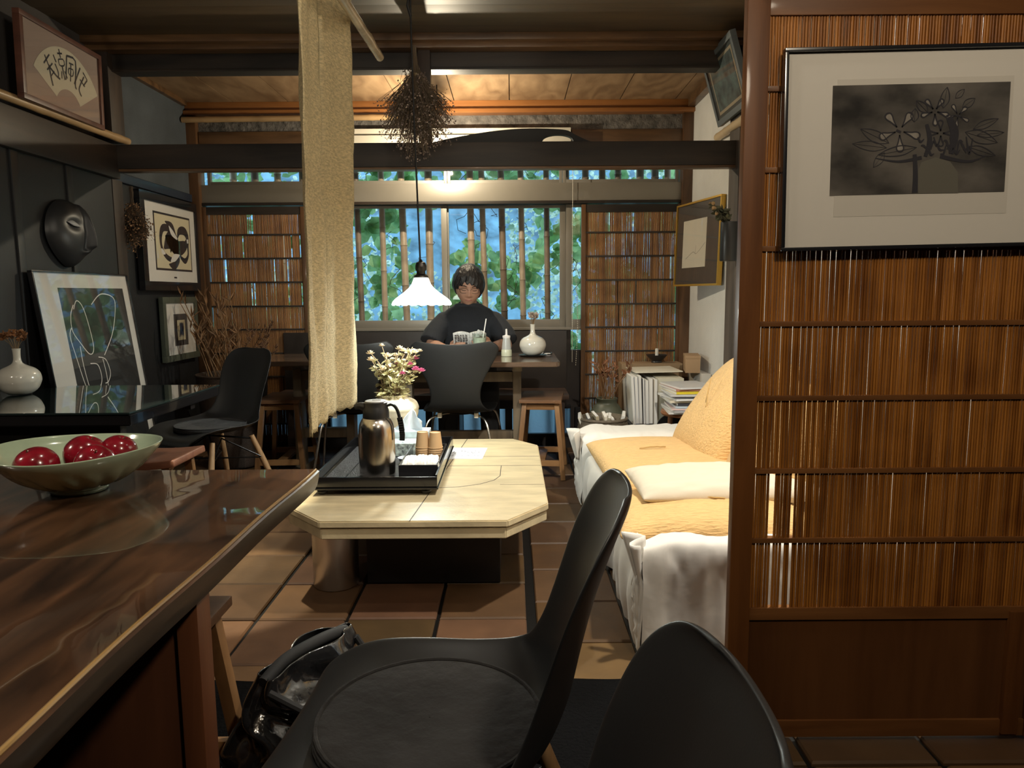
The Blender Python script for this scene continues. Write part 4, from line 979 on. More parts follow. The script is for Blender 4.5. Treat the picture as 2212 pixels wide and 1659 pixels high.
for c in (-.045,):
    P = [(c - .042, .045), (c - .01, .052), (c + .035, .028)]; Q = [(c - .042, .045), (c - .012, .028), (c + .035, .026)]
    def onf(y, zz):
        R = math.hypot(y / .155, zz / .155); return .085 * (1 - R ** 2.4) ** .6
    top = catmull(P, 14); bot = catmull(Q, 14); 
    A = [q.v((-2.118 + onf(*p) - .004, 3.50 + p[0], 1.402 + p[1])) for p in top]; B_ = [q.v((-2.118 + onf(*p) - .001, 3.50 + p[0], 1.402 + p[1])) for p in bot]
    for i in range(13): q.f([A[i], A[i + 1], B_[i + 1], B_[i]])
q.build('eye', mat('grey_eye', (.34, .35, .36), .5), t, mods=[('SOLIDIFY', dict(thickness=.002))])

# big framed mezzotint on the reed door
def PX(u, v):  # photograph point on the plane of the picture
    x = (u - 1106) / 1560.; y = -(v - 829.5) / 1560.; p = rad(7.12); r_ = rad(.4); x, y = x * math.cos(r_) - y * math.sin(r_), x * math.sin(r_) + y * math.cos(r_)
    d = (x, y * math.sin(p) + math.cos(p), y * math.cos(p) - math.sin(p)); k = 1.632 / d[1]; return (d[0] * k, 1.10 + d[2] * k)
tilt = rad(.9)
M_ = frame_xf((.600, 1.648, 1.189), (math.cos(tilt), 0, math.sin(tilt)), (-math.sin(tilt), 0, math.cos(tilt)))
MW, MH = .60, .432
o, z = picture('framed_etching', 'wide black-framed dark etching of flowers in a vase hanging on the reed door', M_, MW, MH, .0085, .020, BLKFR, mat('warm_mat_board', (.74, .70, .63), .85), glass='wavy_picture_glass', wav=.0, gloss=1.1)
ET = mat('etching_tone', (.105, .093, .08), .85, var=.85, vscale=6, stretch=(1, 1, 1.6))
def loc(u, v):
    x, zz = PX(u, v); P = M_.inverted() @ Vector((x, 1.632, zz)); return (P.x, P.y)
a0 = loc(1800, 470); a1 = loc(2200, 183)
MB().xf(M_).box((a0[0] + .008, a0[1] - .008, z), (a1[0] + .004, a1[1] + .006, z + .0006)).build('plate_mark', mat('plate_mark_paper', (.66, .62, .55), .9), o, smooth=False)
b0 = loc(1797, 432); b1 = loc(2196, 190)
MB().xf(M_).box((b0[0] + .003, b0[1], z + .0006), (b1[0], b1[1], z + .0012)).build('print_ground', ET, o, smooth=False)
q2 = MB().xf(M_); q = MB().xf(M_); zz = z + .0018; DK = .0
def es(pts, w): 
    global DK
    stroke(q, [loc(*p) for p in pts], [x * .00036 for x in w] if isinstance(w, list) else w * .00036, zz + DK, n=24); DK += .000004
def petal(cx_, cy_, r0, r1, n, w, ph=0, open_=1.0):
    for k in range(n):
        a = ph + 2 * PI * k / n; P = []
        for j in range(11):
            t_ = j / 10; b_ = (t_ - .5) * 2; wd = r1 * math.sin(t_ * PI) ** .8 * (1 if b_ > 0 else -1) * 0
            rr = r0 * .35 + (r0 + r1 - r0 * .35) * math.sin(t_ * PI) ** .7; th = a + (t_ - .5) * open_ * 5.2 / n * math.sin(t_ * PI)
            P.append((cx_ + rr * math.cos(th), cy_ + rr * math.sin(th)))
        es(P, w)
LT = [];
for cx_, cy_, R_, n_, ph_ in ((1953, 293, 44, 5, .3), (2080, 262, 25, 5, .5), (2030, 252, 30, 5, .3)):
    for k in range(n_):
        a = ph_ + 2 * PI * k / n_; flat(q2, [loc(cx_ + R_ * (.32 + .66 * math.sin(t_ * PI) ** .7) * math.cos(a + (t_ - .5) * 1.15 * math.sin(t_ * PI)), cy_ + R_ * (.32 + .66 * math.sin(t_ * PI) ** .7) * math.sin(a + (t_ - .5) * 1.15 * math.sin(t_ * PI))) for t_ in [j / 12 for j in range(13)]], z + .00125, .0003)
petal(1953, 293, 26, 20, 5, 8, .3, 1.1); es([(1946, 292), (1956, 297)], 15); petal(2080, 262, 12, 14, 5, 6, .5); es([(2074, 262), (2086, 264)], 9); petal(2030, 252, 16, 15, 5, 9, .3); petal(2042, 300, 14, 14, 4, 9)
def leafo(p, q_, w_, sw):
    p, q_ = Vector(p), Vector(q_); d = q_ - p; n_ = Vector((-d.y, d.x)).normalized() * w_
    es([tuple(p), tuple(p + d * .35 + n_), tuple(p + d * .7 + n_ * .8), tuple(q_)], [sw * .5, sw, sw, sw * .5]); es([tuple(p), tuple(p + d * .35 - n_), tuple(p + d * .7 - n_ * .8), tuple(q_)], [sw * .5, sw, sw, sw * .5]); es([tuple(p), tuple(q_)], sw * .4)
for a_ in [((2048, 246), (2058, 200), 9, 6), ((2095, 298), (2165, 322), 13, 6), ((2112, 292), (2168, 270), 8, 5), ((2100, 330), (2160, 350), 9, 6), ((1990, 330), (1905, 345), 10, 6), ((1930, 320), (1868, 288), 12, 5), ((1925, 330), (1850, 320), 10, 4), ((2015, 255), (1990, 228), 9, 6), ((2090, 245), (2118, 225), 8, 5), ((2120, 305), (2180, 300), 7, 4), ((1985, 275), (1988, 245), 8, 6), ((1920, 340), (1895, 372), 8, 4), ((2075, 225), (2095, 205), 6, 4)]: leafo(*a_)
es([(1985, 345), (1986, 390), (1984, 428)], [24, 30, 34]); es([(2060, 265), (2072, 300), (2064, 345)], [34, 52, 30]); es([(2012, 280), (2018, 315), (2008, 350)], [20, 30, 22])
es([(2140, 350), (2100, 362), (2040, 350)], [4, 16, 24]); es([(1900, 352), (1950, 360), (2000, 352)], [4, 14, 22])
for k in range(16): es([(1992 + k * 7, 308 + (k * 7 % 5) * 9), (1998 + k * 7, 318 + (k * 5 % 4) * 9), (2006 + k * 7, 312 + (k * 3 % 5) * 8)], [7, 14, 6])
q.build('flower_drawing', INK, o); q2.build('pale_petal', mat('etching_light_tone', (.26, .235, .20), .9, var=.3, vscale=40), o, smooth=False)
q = MB().xf(M_)
flat(q, [loc(u, v) for u, v in [(1992, 430), (1990, 385), (2000, 362), (2030, 352), (2062, 362), (2078, 385), (2078, 430)]], z + .0013, .0004)
q.build('drawn_vase', mat('etching_vase_tone', (.13, .12, .095), .85), o, smooth=False)
# right wall: leaning gold-edged picture, wall vase, upper picture
M_ = frame_xf((1.10, 4.83, 1.14), (.13, -.62, 0), (.03, 0, 1))
o, z = picture('gilt_edged_picture', 'dark picture with gold edges tilted out from the white wall', M_, .60, .52, .012, .03, mat('gilt_edge', (.55, .33, .06), .35, metal=.6), mat('dark_brown_mount', (.06, .048, .04), .5), glass='clear_picture_glass')
MB().xf(M_).box((.10, .115, z), (.42, .41, z + .001)).build('sheet', mat('ivory_sheet', (.62, .58, .48), .85), o, smooth=False)
q = MB().xf(M_); stroke(q, [(.15, .17), (.25, .21), (.30, .20), (.41, .26)], .002, z + .0014); stroke(q, [(.28, .20), (.29, .25)], .002, z + .0014, n=5)
q.build('drawn_line', INK, o)
tag(o, 'dark picture with gold edges tilted out from the white wall above the sofa', 'picture')
M_ = frame_xf((1.20, 4.22, 2.03), (.0, -.60, 0), (-.28, .0, .96))
o, z = picture('framed_picture', 'small blue-grey framed picture leaning high under the ceiling on the white wall', M_, .52, .36, .03, .03, mat('blue_grey_frame', (.10, .12, .13), .45), mat('dark_teal_picture', (.03, .05, .05), .6))
MB().xf(M_).box((.06, .05, z), (.46, .31, z + .001)).build('inner_mount', mat('tan_mount', (.4, .34, .24), .8), o, smooth=False)
MB().xf(M_).box((.075, .065, z + .001), (.445, .295, z + .002)).build('print_ground', mat('mottled_teal', (.06, .10, .10), .6, var=.9, vscale=14), o, smooth=False)
t = thing('wall_vase', 'black cylinder vase of dried sprigs fixed to the post beside the white wall', 'vase', (1.165, 3.93, 1.27))
MB().lathe([(.043, 1.265), (.046, 1.27), (.046, 1.468), (.041, 1.468), (.041, 1.40), (.001, 1.40)], 36, c=(1.155, 3.89, 0)).build('cylinder', mat('black_glazed_clay', (.014, .014, .014), .35), t)
q = MB(); ql = MB(); r8 = random.Random(12)
for k in range(14):
    d = Vector((r8.uniform(-.10, .02), r8.uniform(-.05, .05), r8.uniform(.03, .13))); p0 = Vector((1.15 + r8.uniform(-.02, .02), 3.89 + r8.uniform(-.02, .02), 1.44)); p1 = p0 + d
    q.tube([p0, p0.lerp(p1, .5) + Vector((0, 0, .015)), p1], .0018, 5)
    for j in range(8): ql.leaf(p0.lerp(p1, .4 + .6 * r8.random()), (r8.uniform(-1, 1), r8.uniform(-1, 1), r8.uniform(-.6, 1)), (r8.uniform(-1, 1), -1, r8.uniform(-1, 1)), .032, .018)
q.build('stem', mat('dark_dry_stem', (.04, .035, .02), .8), t); ql.build('dried_leaf', translucent('olive_dry_leaf', (.09, .09, .05), .2, var=.5), t)
q = MB()
for k in range(7): q.ball((1.155 + r8.uniform(-.11, -.01), 3.87 + r8.uniform(-.03, .03), 1.52 + r8.uniform(-.02, .06)), .010, 8, 6)
q.build('dry_bud', mat('ochre_bud', (.32, .20, .09), .8), t)

# hanging dried bunches
def bunch(label, top, L, R, n, seed, stem_c, head_c, name='dried_bunch', spread=1.0, zc=0):
    t = thing(name, label, 'dried flowers', top); r_ = random.Random(seed); q = MB(); h = MB(); h2 = MB(); top = Vector(top)
    for k in range(n):
        a = r_.uniform(0, 2 * PI); rr_ = R * math.sqrt(r_.random()); ll = L * r_.uniform(.55, 1.0) * (1 - .25 * rr_ / R)
        e = top + Vector((rr_ * math.cos(a), rr_ * math.sin(a) * .6, -ll)); m1 = top + Vector((rr_ * math.cos(a) * .18, rr_ * math.sin(a) * .1, -ll * .42))
        P = catmull([tuple(top + Vector((r_.uniform(-.008, .008), r_.uniform(-.008, .008), r_.uniform(0, .04)))), tuple(m1), tuple(e)], 7)
        q.tube(P, .0013, 4, cap=False)
        for j in range(11):
            b_ = Vector(P[r_.choice((3, 4, 5, 5, 6, 6))]) + Vector((r_.uniform(-.03, .03), r_.uniform(-.03, .03), r_.uniform(-.035, .02)))
            (h if r_.random() < .75 else h2).leaf(b_, (r_.uniform(-1, 1), r_.uniform(-1, 1), r_.uniform(-1, 1)), (r_.uniform(-1, 1), r_.uniform(-1, 1), r_.uniform(-1, 1)), r_.uniform(.007, .016), r_.uniform(.006, .012))
            if j % 3 == 0: q.tube([P[4], b_], .0008, 3, cap=False)
    q.build('stem', mat(stem_c[0], stem_c[1], .85), t)
    h.build('flower_head', mat(head_c[0], head_c[1], .9), t); h2.build('pale_flower_head', mat(head_c[0] + '_pale', [min(1, c * 2.2) for c in head_c[1]], .9), t)
    MB().tube([top + Vector((0, 0, -.10)), top + Vector((0, 0, -.115))], .017, 10).build('tie', mat('straw_tie', (.35, .27, .15), .8), t)
    return t
bunch('large grey-brown dried flower bunch hung upside down from the post above the lintel', (-.485, 3.86, 2.32), .55, .19, 330, 5, ('grey_brown_stem', (.16, .12, .08)), ('grey_brown_floret', (.17, .13, .11)))
bunch('small brown dried bunch hanging on the black wall beside the ribbon print', (-2.11, 4.12, 1.67), .33, .10, 130, 9, ('brown_dry_stem', (.06, .04, .025)), ('brown_floret', (.16, .09, .045)))
# black carved board on the lintel
prof = [(-.43, 0), (-.36, .016), (-.25, .036), (-.12, .056), (0, .068), (.10, .072), (.20, .070), (.30, .062), (.345, .040), (.40, .014), (.44, 0)]
pts = catmull(prof, 44); q = MB(); y0, y1 = 4.005, 4.045; zb = 1.906
inner = lambda x: (.034 * max(0, 1 - ((x - .255) / .085) ** 2) ** .5) if abs(x - .255) < .085 else 0
cols = [-.43 + .87 * i / 87 for i in range(88)]
def topz(x):
    for a, b_ in zip(pts, pts[1:]):
        if a[0] <= x <= b_[0]: return a[1] + (b_[1] - a[1]) * (x - a[0]) / (b_[0] - a[0])
    return 0.001
for x, x2 in zip(cols, cols[1:]):
    i1, i2 = inner(x), inner(x2)
    for lo1, lo2, hi1, hi2 in ([(0, 0, topz(x), topz(x2))] if i1 == 0 and i2 == 0 else [(0, 0, .004, .004), (.006 + i1, .006 + i2, topz(x), topz(x2))]):
        V = [q.v((x, y, zb + zz_)) if k % 2 == 0 else q.v((x2, y, zb + zz_)) for k, (y, zz_) in enumerate(((y0, lo1), (y0, lo2), (y1, lo1), (y1, lo2), (y0, hi1), (y0, hi2), (y1, hi1), (y1, hi2)))]
        for f_ in ((0, 1, 5, 4), (2, 3, 7, 6), (4, 5, 7, 6), (0, 1, 3, 2)): q.f([V[i] for i in f_])
bmesh.ops.remove_doubles(q.bm, verts=q.bm.verts, dist=.0002)
o = q.build('carved_board', mat('flat_black_wood', (.008, .008, .008), .6), None, smooth=False, mods=[]); tag(o, 'black carved arched board with an oval hole lying on the lintel', 'carving')
# window head fixture: pale blind case
t = thing('blind_case', 'pale rolled blind case mounted above the window behind the lintel', 'blind', (-.4, 5.03, 2.1))
MB().box((-1.15, 4.98, 2.085), (.405, 5.07, 2.155), .006).build('case', mat('ivory_case', (.58, .55, .47), .4), t)
MB().box((-1.15, 4.995, 2.168), (.405, 5.07, 2.20), .004).build('case_lid', mat('ivory_case', (0, 0, 0)), t)
q = MB(); 
for k in range(60): q.ball((.425, 5.07, .82 + k * .0152), (.0028, .0028, .0052), 6, 4)
for k in range(40): q.ball((.450 + .012 * math.sin(k / 39 * PI), 5.07, .60 + k * .0152), (.0028, .0028, .0052), 6, 4)
q.tube([(.425, 5.07, .62), (.425, 5.07, 1.95)], .0018, 6)
tag(q.build('bead_chain', mat('ivory_beads', (.6, .56, .48), .5)), 'ivory beaded pull chain hanging in front of the narrow window strip', 'chain', kind='stuff')

# ================================================================== THINGS ON TABLES
GLZ = mat('ivory_glaze', (.62, .60, .53), .16, coat=.6, coat_rough=.05, var=.05)
def vase(label, c, s=1.0, flowers='brown', seed=0):
    t = thing('round_vase', label, 'vase', c)
    pr = [(.030, 0), (.045, .003), (.066, .020), (.078, .045), (.081, .062), (.076, .085), (.060, .104), (.036, .116), (.020, .126), (.0145, .140), (.0135, .160), (.0150, .182), (.0165, .186), (.0125, .184), (.011, .15)]
    MB().lathe([(r * s, z * s) for r, z in catmull(pr, 46)], 48, c=c).build('body', GLZ, t, angle=180)
    return t
vase('round ivory vase with a narrow neck on the glass-topped table', (-2.02, 2.94, .706), 1.0)
vase('round ivory vase with a narrow neck on the black saucer at the table end', (.128, 4.40, .7285), 1.0)
def posy(label, c, H, R, n, m_, seed, head='ball'):
    t = thing('dried_posy', label, 'dried flowers', c); r_ = random.Random(seed); q = MB(); h = MB()
    for k in range(n):
        a = r_.uniform(0, 2 * PI); rr_ = R * math.sqrt(r_.random()); e = Vector(c) + Vector((rr_ * math.cos(a), rr_ * math.sin(a), H * r_.uniform(.7, 1)))
        q.tube([c, Vector(c).lerp(e, .5) + Vector((0, 0, .01)), e], .0012, 5)
        for j in range(16): h.leaf(e + Vector((r_.uniform(-.008, .008),) * 1 + (r_.uniform(-.008, .008), r_.uniform(-.008, .008))), (r_.uniform(-1, 1), r_.uniform(-1, 1), r_.uniform(-.4, 1)), (r_.uniform(-1, 1), r_.uniform(-1, 1), r_.uniform(-1, 1)), .016, .013)
    q.build('stem', mat('dry_tan_stem', (.22, .15, .08), .8), t); h.build('flower_head', m_, t); return t
posy('rust-brown dried flowers in the vase on the glass-topped table', (-2.02, 2.94, .872), .085, .045, 12, translucent('rust_petal', (.26, .12, .05), .25, var=.4), 2)
posy('cream and pink dried flowers in the vase beside the reading man', (.128, 4.40, .895), .085, .032, 14, translucent('cream_petal', (.62, .52, .45), .25, var=.4), 3)
q = MB().lathe([(.03, .7205), (.075, .722), (.086, .7275), (.088, .730), (.080, .7275), (.001, .727)], 40, c=(.128, 4.40, 0))
q.M = Matrix.Identity(4); o = q.build('saucer', mat('black_saucer', (.010, .010, .010), .3)); tag(o, 'round black saucer under the white vase at the table end', 'saucer')
q = MB().tube(catmull([(.19, 4.46, .728), (.21, 4.50, .735), (.245, 4.49, .735), (.245, 4.46, .728), (.22, 4.455, .7265)], 20), .004, 8)
tag(q.build('black_clip', mat('black_saucer', (0, 0, 0))), 'small black looped clip on the table end beyond the white vase', 'clip')
o = MB().box((.185, 4.50, .7205), (.245, 4.60, .726)).build('folded_napkin', mat('white_paper', (.75, .76, .78), .8)); tag(o, 'small folded white paper napkin behind the vase at the table end', 'napkin')
# sauce bottle
t = thing('squeeze_bottle', 'clear squeeze bottle of pale syrup between the glass of green drink and the white vase', 'bottle', (-.032, 4.42, .7205))
MB().lathe(catmull([(.024, .7205), (.031, .723), (.0315, .735), (.029, .77), (.0245, .81), (.0215, .832), (.022, .836)], 24), 32, c=(-.032, 4.42, 0)).build('bottle_body', translucent('milky_plastic', (.72, .74, .72), .45, rough=.25), t, angle=180)
MB().lathe([(.0235, .832), (.0240, .846), (.010, .849), (.0065, .852), (.0055, .886), (.001, .888)], 28, c=(-.032, 4.42, 0)).build('nozzle_cap', mat('white_plastic', (.82, .8, .78), .4), t)
MB().lathe([(.0322, .7215), (.0328, .735), (.0318, .758), (.030, .762)], 32, c=(-.032, 4.42, 0)).build('syrup_level', mat('pale_syrup', (.58, .60, .45), .3), t)

# bowl and fruit
BC = (-.858, 1.395)
CEL = mat('celadon_glaze', (.46, .58, .42), .18, coat=.7, coat_rough=.06, var=.10, vscale=14)
def bmod(a, i, r, z):
    if i < 14 and r > .05: k = math.sin(a * 17 + 3 * (r - .06) * 20) ; w = max(0, min(1, (r - .055) / .02)) * max(0, min(1, (.138 - r) / .03)); r += .0022 * w * (1 if k > .2 else k); z -= .0006 * w * k
    return (r * (1 + .012 * math.cos(2 * a + .6)), z + .0035 * math.cos(2 * a) * max(0, (r - .12) / .03))
out_ = catmull([(.050, 0), (.052, .006), (.050, .010), (.070, .016), (.100, .032), (.126, .054), (.146, .074), (.1535, .086)], 20)
inn = catmull([(.1540, .0875), (.1510, .0875), (.142, .072), (.122, .057), (.096, .036), (.065, .021), (.03, .016), (.0005, .0155)], 18)
q = MB().lathe(out_ + inn, 136, c=(BC[0], BC[1], .7205), mod=bmod); o = q.build('celadon_bowl', CEL, None, angle=180); tag(o, 'pale green celadon bowl with carved leaves holding red fruit on the walnut counter', 'bowl')
FR = mat('dark_red_plum_skin', (.26, .008, .020), .20, coat=.6, coat_rough=.08, var=.55, vscale=24)
def fruit(label, c, r, rot, k):
    def f_(a, i, r0, z0): return (r0 * (1 + .02 * math.cos(a + k)) * (1 - .06 * math.exp(-((a - 1.5) ** 2) * 9)), z0)
    pr = catmull([(.001, -.86), (.35, -.93), (.72, -.68), (.97, -.18), (.99, .2), (.80, .62), (.48, .88), (.22, .93), (.08, .86), (.001, .78)], 26)
    t = thing('red_fruit', label, 'fruit', c, group='red fruit in the celadon bowl')
    q = MB().xf(T(c) @ rotm(*rot)).lathe([(p[0] * r, p[1] * r) for p in pr], 32, mod=f_, cap0=False); bmesh.ops.remove_doubles(q.bm, verts=q.bm.verts, dist=.0008); q.build('flesh', FR, t, angle=180)
    MB().xf(T(c) @ rotm(*rot)).tube([(0, 0, r * .78), (.001, 0, r * .86), (.003, .001, r * 1.0)], .0013, 6).build('stalk', mat('brown_stalk', (.12, .07, .03), .8), t)
fruit('dark red plum in the celadon bowl, frontmost of the pile', (BC[0] - .048, BC[1] - .050, .778), .040, (20, -15, 0), 0)
fruit('dark red plum in the celadon bowl, upper middle one of the pile', (BC[0] + .010, BC[1] + .010, .788), .040, (12, 20, 40), 1)
fruit('dark red plum in the celadon bowl, nearest the shell chair with pale legs', (BC[0] + .052, BC[1] - .028, .780), .037, (30, 20, 0), 2)
fruit('dark red plum in the celadon bowl, at the far rim behind the others', (BC[0] + .058, BC[1] + .045, .785), .036, (0, 20, 0), 3)

# tray set
TRB = mat('black_lacquer_tray', (.008, .008, .009), .22, coat=.4)
t = thing('serving_tray', 'black lacquer serving tray on ball casters on the stone coffee table', 'tray', (-.52, 3.05, .35))
X0, X1, Y0, Y1 = -.752, -.283, 2.640, 3.385
MB().box((X0, Y0, .378), (X1, Y1, .386), .001).build('base', TRB, t)
m = MB().box((X0, Y0, .380), (X1, Y0 + .008, .422), .002).box((X0, Y1 - .008, .380), (X1, Y1, .428), .002).box((X0, Y0 + .008, .380), (X0 + .008, Y1 - .008, .428), .002).box((X1 - .008, Y0 + .008, .380), (X1, Y1 - .008, .428), .002)
m.box((X0 - .004, Y0 - .004, .374), (X1 + .004, Y1 + .004, .381), .001); m.build('rim', TRB, t)
for x in (X0 + .03, X1 - .045):
    for y in (Y0 + .03, Y1 - .03):
        m = MB().lathe([(.012, .362), (.016, .366), (.016, .374)], 18, c=(x, y, 0)); m.build('caster_mount', TRB, t); MB().ball((x, y, .3625), (.020, .020, .0125), 18, 10).build('caster', mat('black_rubber_ball', (.015, .015, .015), .3), t)
MB().box((-.735, 2.665, .386), (-.66, 3.355, .389), .001).box((-.655, 2.665, .386), (-.315, 3.355, .388)).build('liner', mat('black_woven_liner', (.03, .03, .035), .3, bump=1.0, bscale=160, var=.8, vscale=120), t)
# thermos
TC = (-.535, 2.80)
t = thing('thermos_jug', 'brushed steel thermos jug with a black handle standing on the black tray', 'thermos', (TC[0], TC[1], .388))
STH = mat('brushed_steel', (.60, .56, .51), .20, metal=1.0, bump=.02, bscale=160, stretch=(6, 6, .05))
MB().lathe(catmull([(.062, .388), (.069, .394), (.0705, .42), (.0715, .50), (.071, .555), (.067, .590), (.058, .612), (.050, .622)], 34), 48, c=(*TC, 0)).build('steel_body', STH, t, angle=180)
BPL = mat('black_plastic', (.014, .014, .015), .38)
MB().lathe([(.050, .618), (.0515, .624), (.0505, .650), (.047, .662), (.0455, .674), (.0455, .682), (.042, .6845), (.001, .6855)], 40, c=(*TC, 0)).build('collar', BPL, t)
MB().lathe([(.040, .6835), (.041, .688), (.037, .690), (.001, .6905)], 36, c=(*TC, 0)).box((TC[0] - .012, TC[1] - .008, .689), (TC[0] + .022, TC[1] + .008, .694), .002).build('lid', mat('grey_satin_lid', (.45, .46, .47), .35), t)
MB().tube(catmull([(TC[0] - .035, TC[1], .660), (TC[0] - .060, TC[1], .668), (TC[0] - .083, TC[1] - .002, .664)], 12), [.017, .018, .018, .017, .016, .015, .014, .013, .012, .011, .010, .009], 14).build('spout', BPL, t)
hp = catmull([(TC[0] + .044, TC[1], .668), (TC[0] + .066, TC[1], .672), (TC[0] + .084, TC[1], .650), (TC[0] + .096, TC[1], .60), (TC[0] + .101, TC[1], .555), (TC[0] + .100, TC[1], .53)], 26)
q = MB()
for a, b_ in zip(hp, hp[1:]): q.bar(a, Vector(b_) + (Vector(b_) - Vector(a)) * .3, .020, .009, .0)
q.build('handle', BPL, t)
# caddy box with cups and folded towels
t = thing('caddy_box', 'black box on the tray holding paper cups and folded white towels', 'box', (-.365, 2.96, .388))
a, b_, c, d = -.445, -.293, 2.755, 3.16
m = MB()
for p, q2 in (((a, c, .389), (b_, c + .006, .440)), ((a, d - .006, .389), (b_, d, .440)), ((a, c + .006, .389), (a + .006, d - .006, .440)), ((b_ - .006, c + .006, .389), (b_, d - .006, .440)), ((a + .006, c + .006, .389), (b_ - .006, d - .006, .393))): m.box(p, q2, .0008)
m.build('box_wall', mat('black_glossy_box', (.012, .012, .014), .25, coat=.3), t)
TW = mat('white_towel_cotton', (.80, .80, .78), .95, bump=.6, bscale=60)
for k, (x, y, lab) in enumerate([(-.415, 2.86, 'folded white towel in the black box, by the thermos'), (-.369, 2.865, 'folded white towel in the black box, middle one'), (-.323, 2.86, 'folded white towel in the black box, at its outer side')]):
    o = pillow('folded_towel', TW, None, (x, y, .422), (.056, .17, .050), (0, 4 * (k - 1), 3 * k), seed=k * 3, puff=.3, wr=.006, wf=14, n=16); tag(o, lab, 'towel', 'folded towels in the black box')
cup = thing('paper_cup', 'brown paper cup', 'cup', (0, 0, 0))
q = MB().lathe([(.0315, 0), (.0325, .0015), (.0325, .003), (.0305, .0045), (.0235, .066), (.0235, .0675), (.0225, .0675), (.0222, .0645), (.0005, .0640)], 32, cap0=False)
q.build('cup_wall', mat('kraft_paper', (.56, .37, .20), .8), cup, angle=30)
first = True
for s_, (x, y, nm) in enumerate([(-.385, 3.045, 'the stack nearer the thermos'), (-.330, 3.035, 'the stack nearer the stone table edge')]):
    for k in range(7):
        c_ = cup if first else dup(cup); first = False
        c_.location = (x, y, .395 + k * .0085 + (.003 if k == 6 else 0))
        c_['group'] = 'upturned paper cups in the black box'
        c_['label'] = 'brown paper cup, %s of %s' % (('lowest', 'second lowest', 'third lowest', 'middle one', 'third from the top', 'second from the top', 'topmost')[k], nm)
# tissue box, blue patterned box, saucer, card
t = thing('tissue_box', 'white and blue tissue box with a tissue standing up behind the thermos', 'tissue box', (-.50, 3.28, .388))
MB().box((-.57, 3.14, .389), (-.37, 3.255, .445), .002).build('carton', mat('blue_white_pattern', (.42, .55, .70), .6, var=.9, vscale=70), t)
MB().box((-.56, 3.26, .389), (-.385, 3.37, .475), .003).build('upper_carton', mat('pale_blue_carton', (.62, .74, .82), .6, var=.25, vscale=22), t)
q = MB()
def tis(u, v):
    a = u * 2 - 1; x = -.485 + a * .07 * (1 - .35 * v) + .02 * v; z_ = .473 + .095 * v * (1 - .55 * abs(a) ** 1.5) ; return (x, 3.315 + .028 * math.sin(a * 4 + v * 2) * (.3 + v), z_ + .006 * noise.noise(Vector((u * 8, v * 8, 1))))
q.grid(tis, 24, 14).build('tissue', translucent('white_tissue', (.85, .88, .92), .35, rough=.9), t, mods=[('SOLIDIFY', dict(thickness=.0012))], angle=60)
t = thing('spice_dish', 'small blue and white dish on the tray between thermos and black box', 'dish', (-.455, 2.99, .388))
MB().lathe([(.018, .389), (.022, .392), (.034, .410), (.036, .414), (.033, .412), (.02, .396), (.001, .395)], 30, c=(-.452, 3.205 - .2, 0)).build('dish_body', mat('blue_white_china', (.55, .60, .72), .25, var=.5, vscale=60), t)
o = MB().xf(T((-.215, 3.36, .3505)) @ rotm(0, 0, -4)).box((-.085, -.12, 0), (.085, .12, .0012)).build('menu_card', mat('laminated_card', (.80, .81, .84), .25)); tag(o, 'white laminated card with handwriting lying on the stone table beside the tray', 'card')
q = MB().xf(T((-.215, 3.36, .3505)) @ rotm(0, 0, -4)); r8 = random.Random(2)
for row, sc_ in ((.02, 1.0), (-.055, .6)):
    for k in range(8):
        x = -.070 + k * .018
        for s in range(4):
            a_ = (x + r8.uniform(-.006, .006), row + r8.uniform(-.022, .022) * sc_); b__ = (a_[0] + r8.uniform(-.008, .008), a_[1] + r8.uniform(-.022, .022) * sc_)
            stroke(q, [a_, ((a_[0] + b__[0]) / 2 + .002, (a_[1] + b__[1]) / 2), b__], .0022, .0014 + s * 1e-5, n=5)
q.build('handwriting', mat('blue_black_ink', (.03, .03, .06), .6), o)

# stone jar with bouquet on the coffee table
JC = (-.590, 3.555)
JAR = mat('cream_stoneware', (.66, .60, .45), .45, bump=.2, bscale=14, coat=.15, var=.1, vscale=5)
t = thing('stoneware_jar', 'cream stoneware jar with a shouldered body at the far end of the stone table', 'jar', (JC[0], JC[1], .3505))
pr = catmull([(.070, 0), (.078, .004), (.090, .05), (.108, .11), (.122, .165), (.124, .195), (.112, .222), (.088, .236), (.072, .242), (.070, .252), (.075, .258), (.066, .256), (.062, .24), (.09, .20)], 52)
MB().lathe(pr, 64, c=(*JC, .3505), mod=lambda a, i, r, z: (r + (.0012 * math.sin(z * 300) if z < .2 else 0) - (.002 if abs(z - .178) < .003 else 0), z)).build('body', JAR, t, angle=180)
t = thing('dried_bouquet', 'bouquet of cream and magenta dried roses with pale leaves in the stoneware jar', 'dried flowers', (JC[0], JC[1], .60))
r8 = random.Random(21); q = MB(); L1 = MB(); F1 = MB(); F2 = MB()
def rose(m_, c, r, rr_):
    for ring, k, tl in ((0, 4, .25), (1, 6, .8), (2, 7, 1.3)):
        for j in range(k):
            a = 2 * PI * j / k + ring * .5 + rr_.random() * .3; d = Vector((math.cos(a) * math.sin(tl), math.sin(a) * math.sin(tl), math.cos(tl)))
            m_.leaf(Vector(c) - Vector((0, 0, r * .3)), d, Vector((-math.cos(a), -math.sin(a), .6)), r * (1.15 + .1 * ring), r * 1.1, .35)
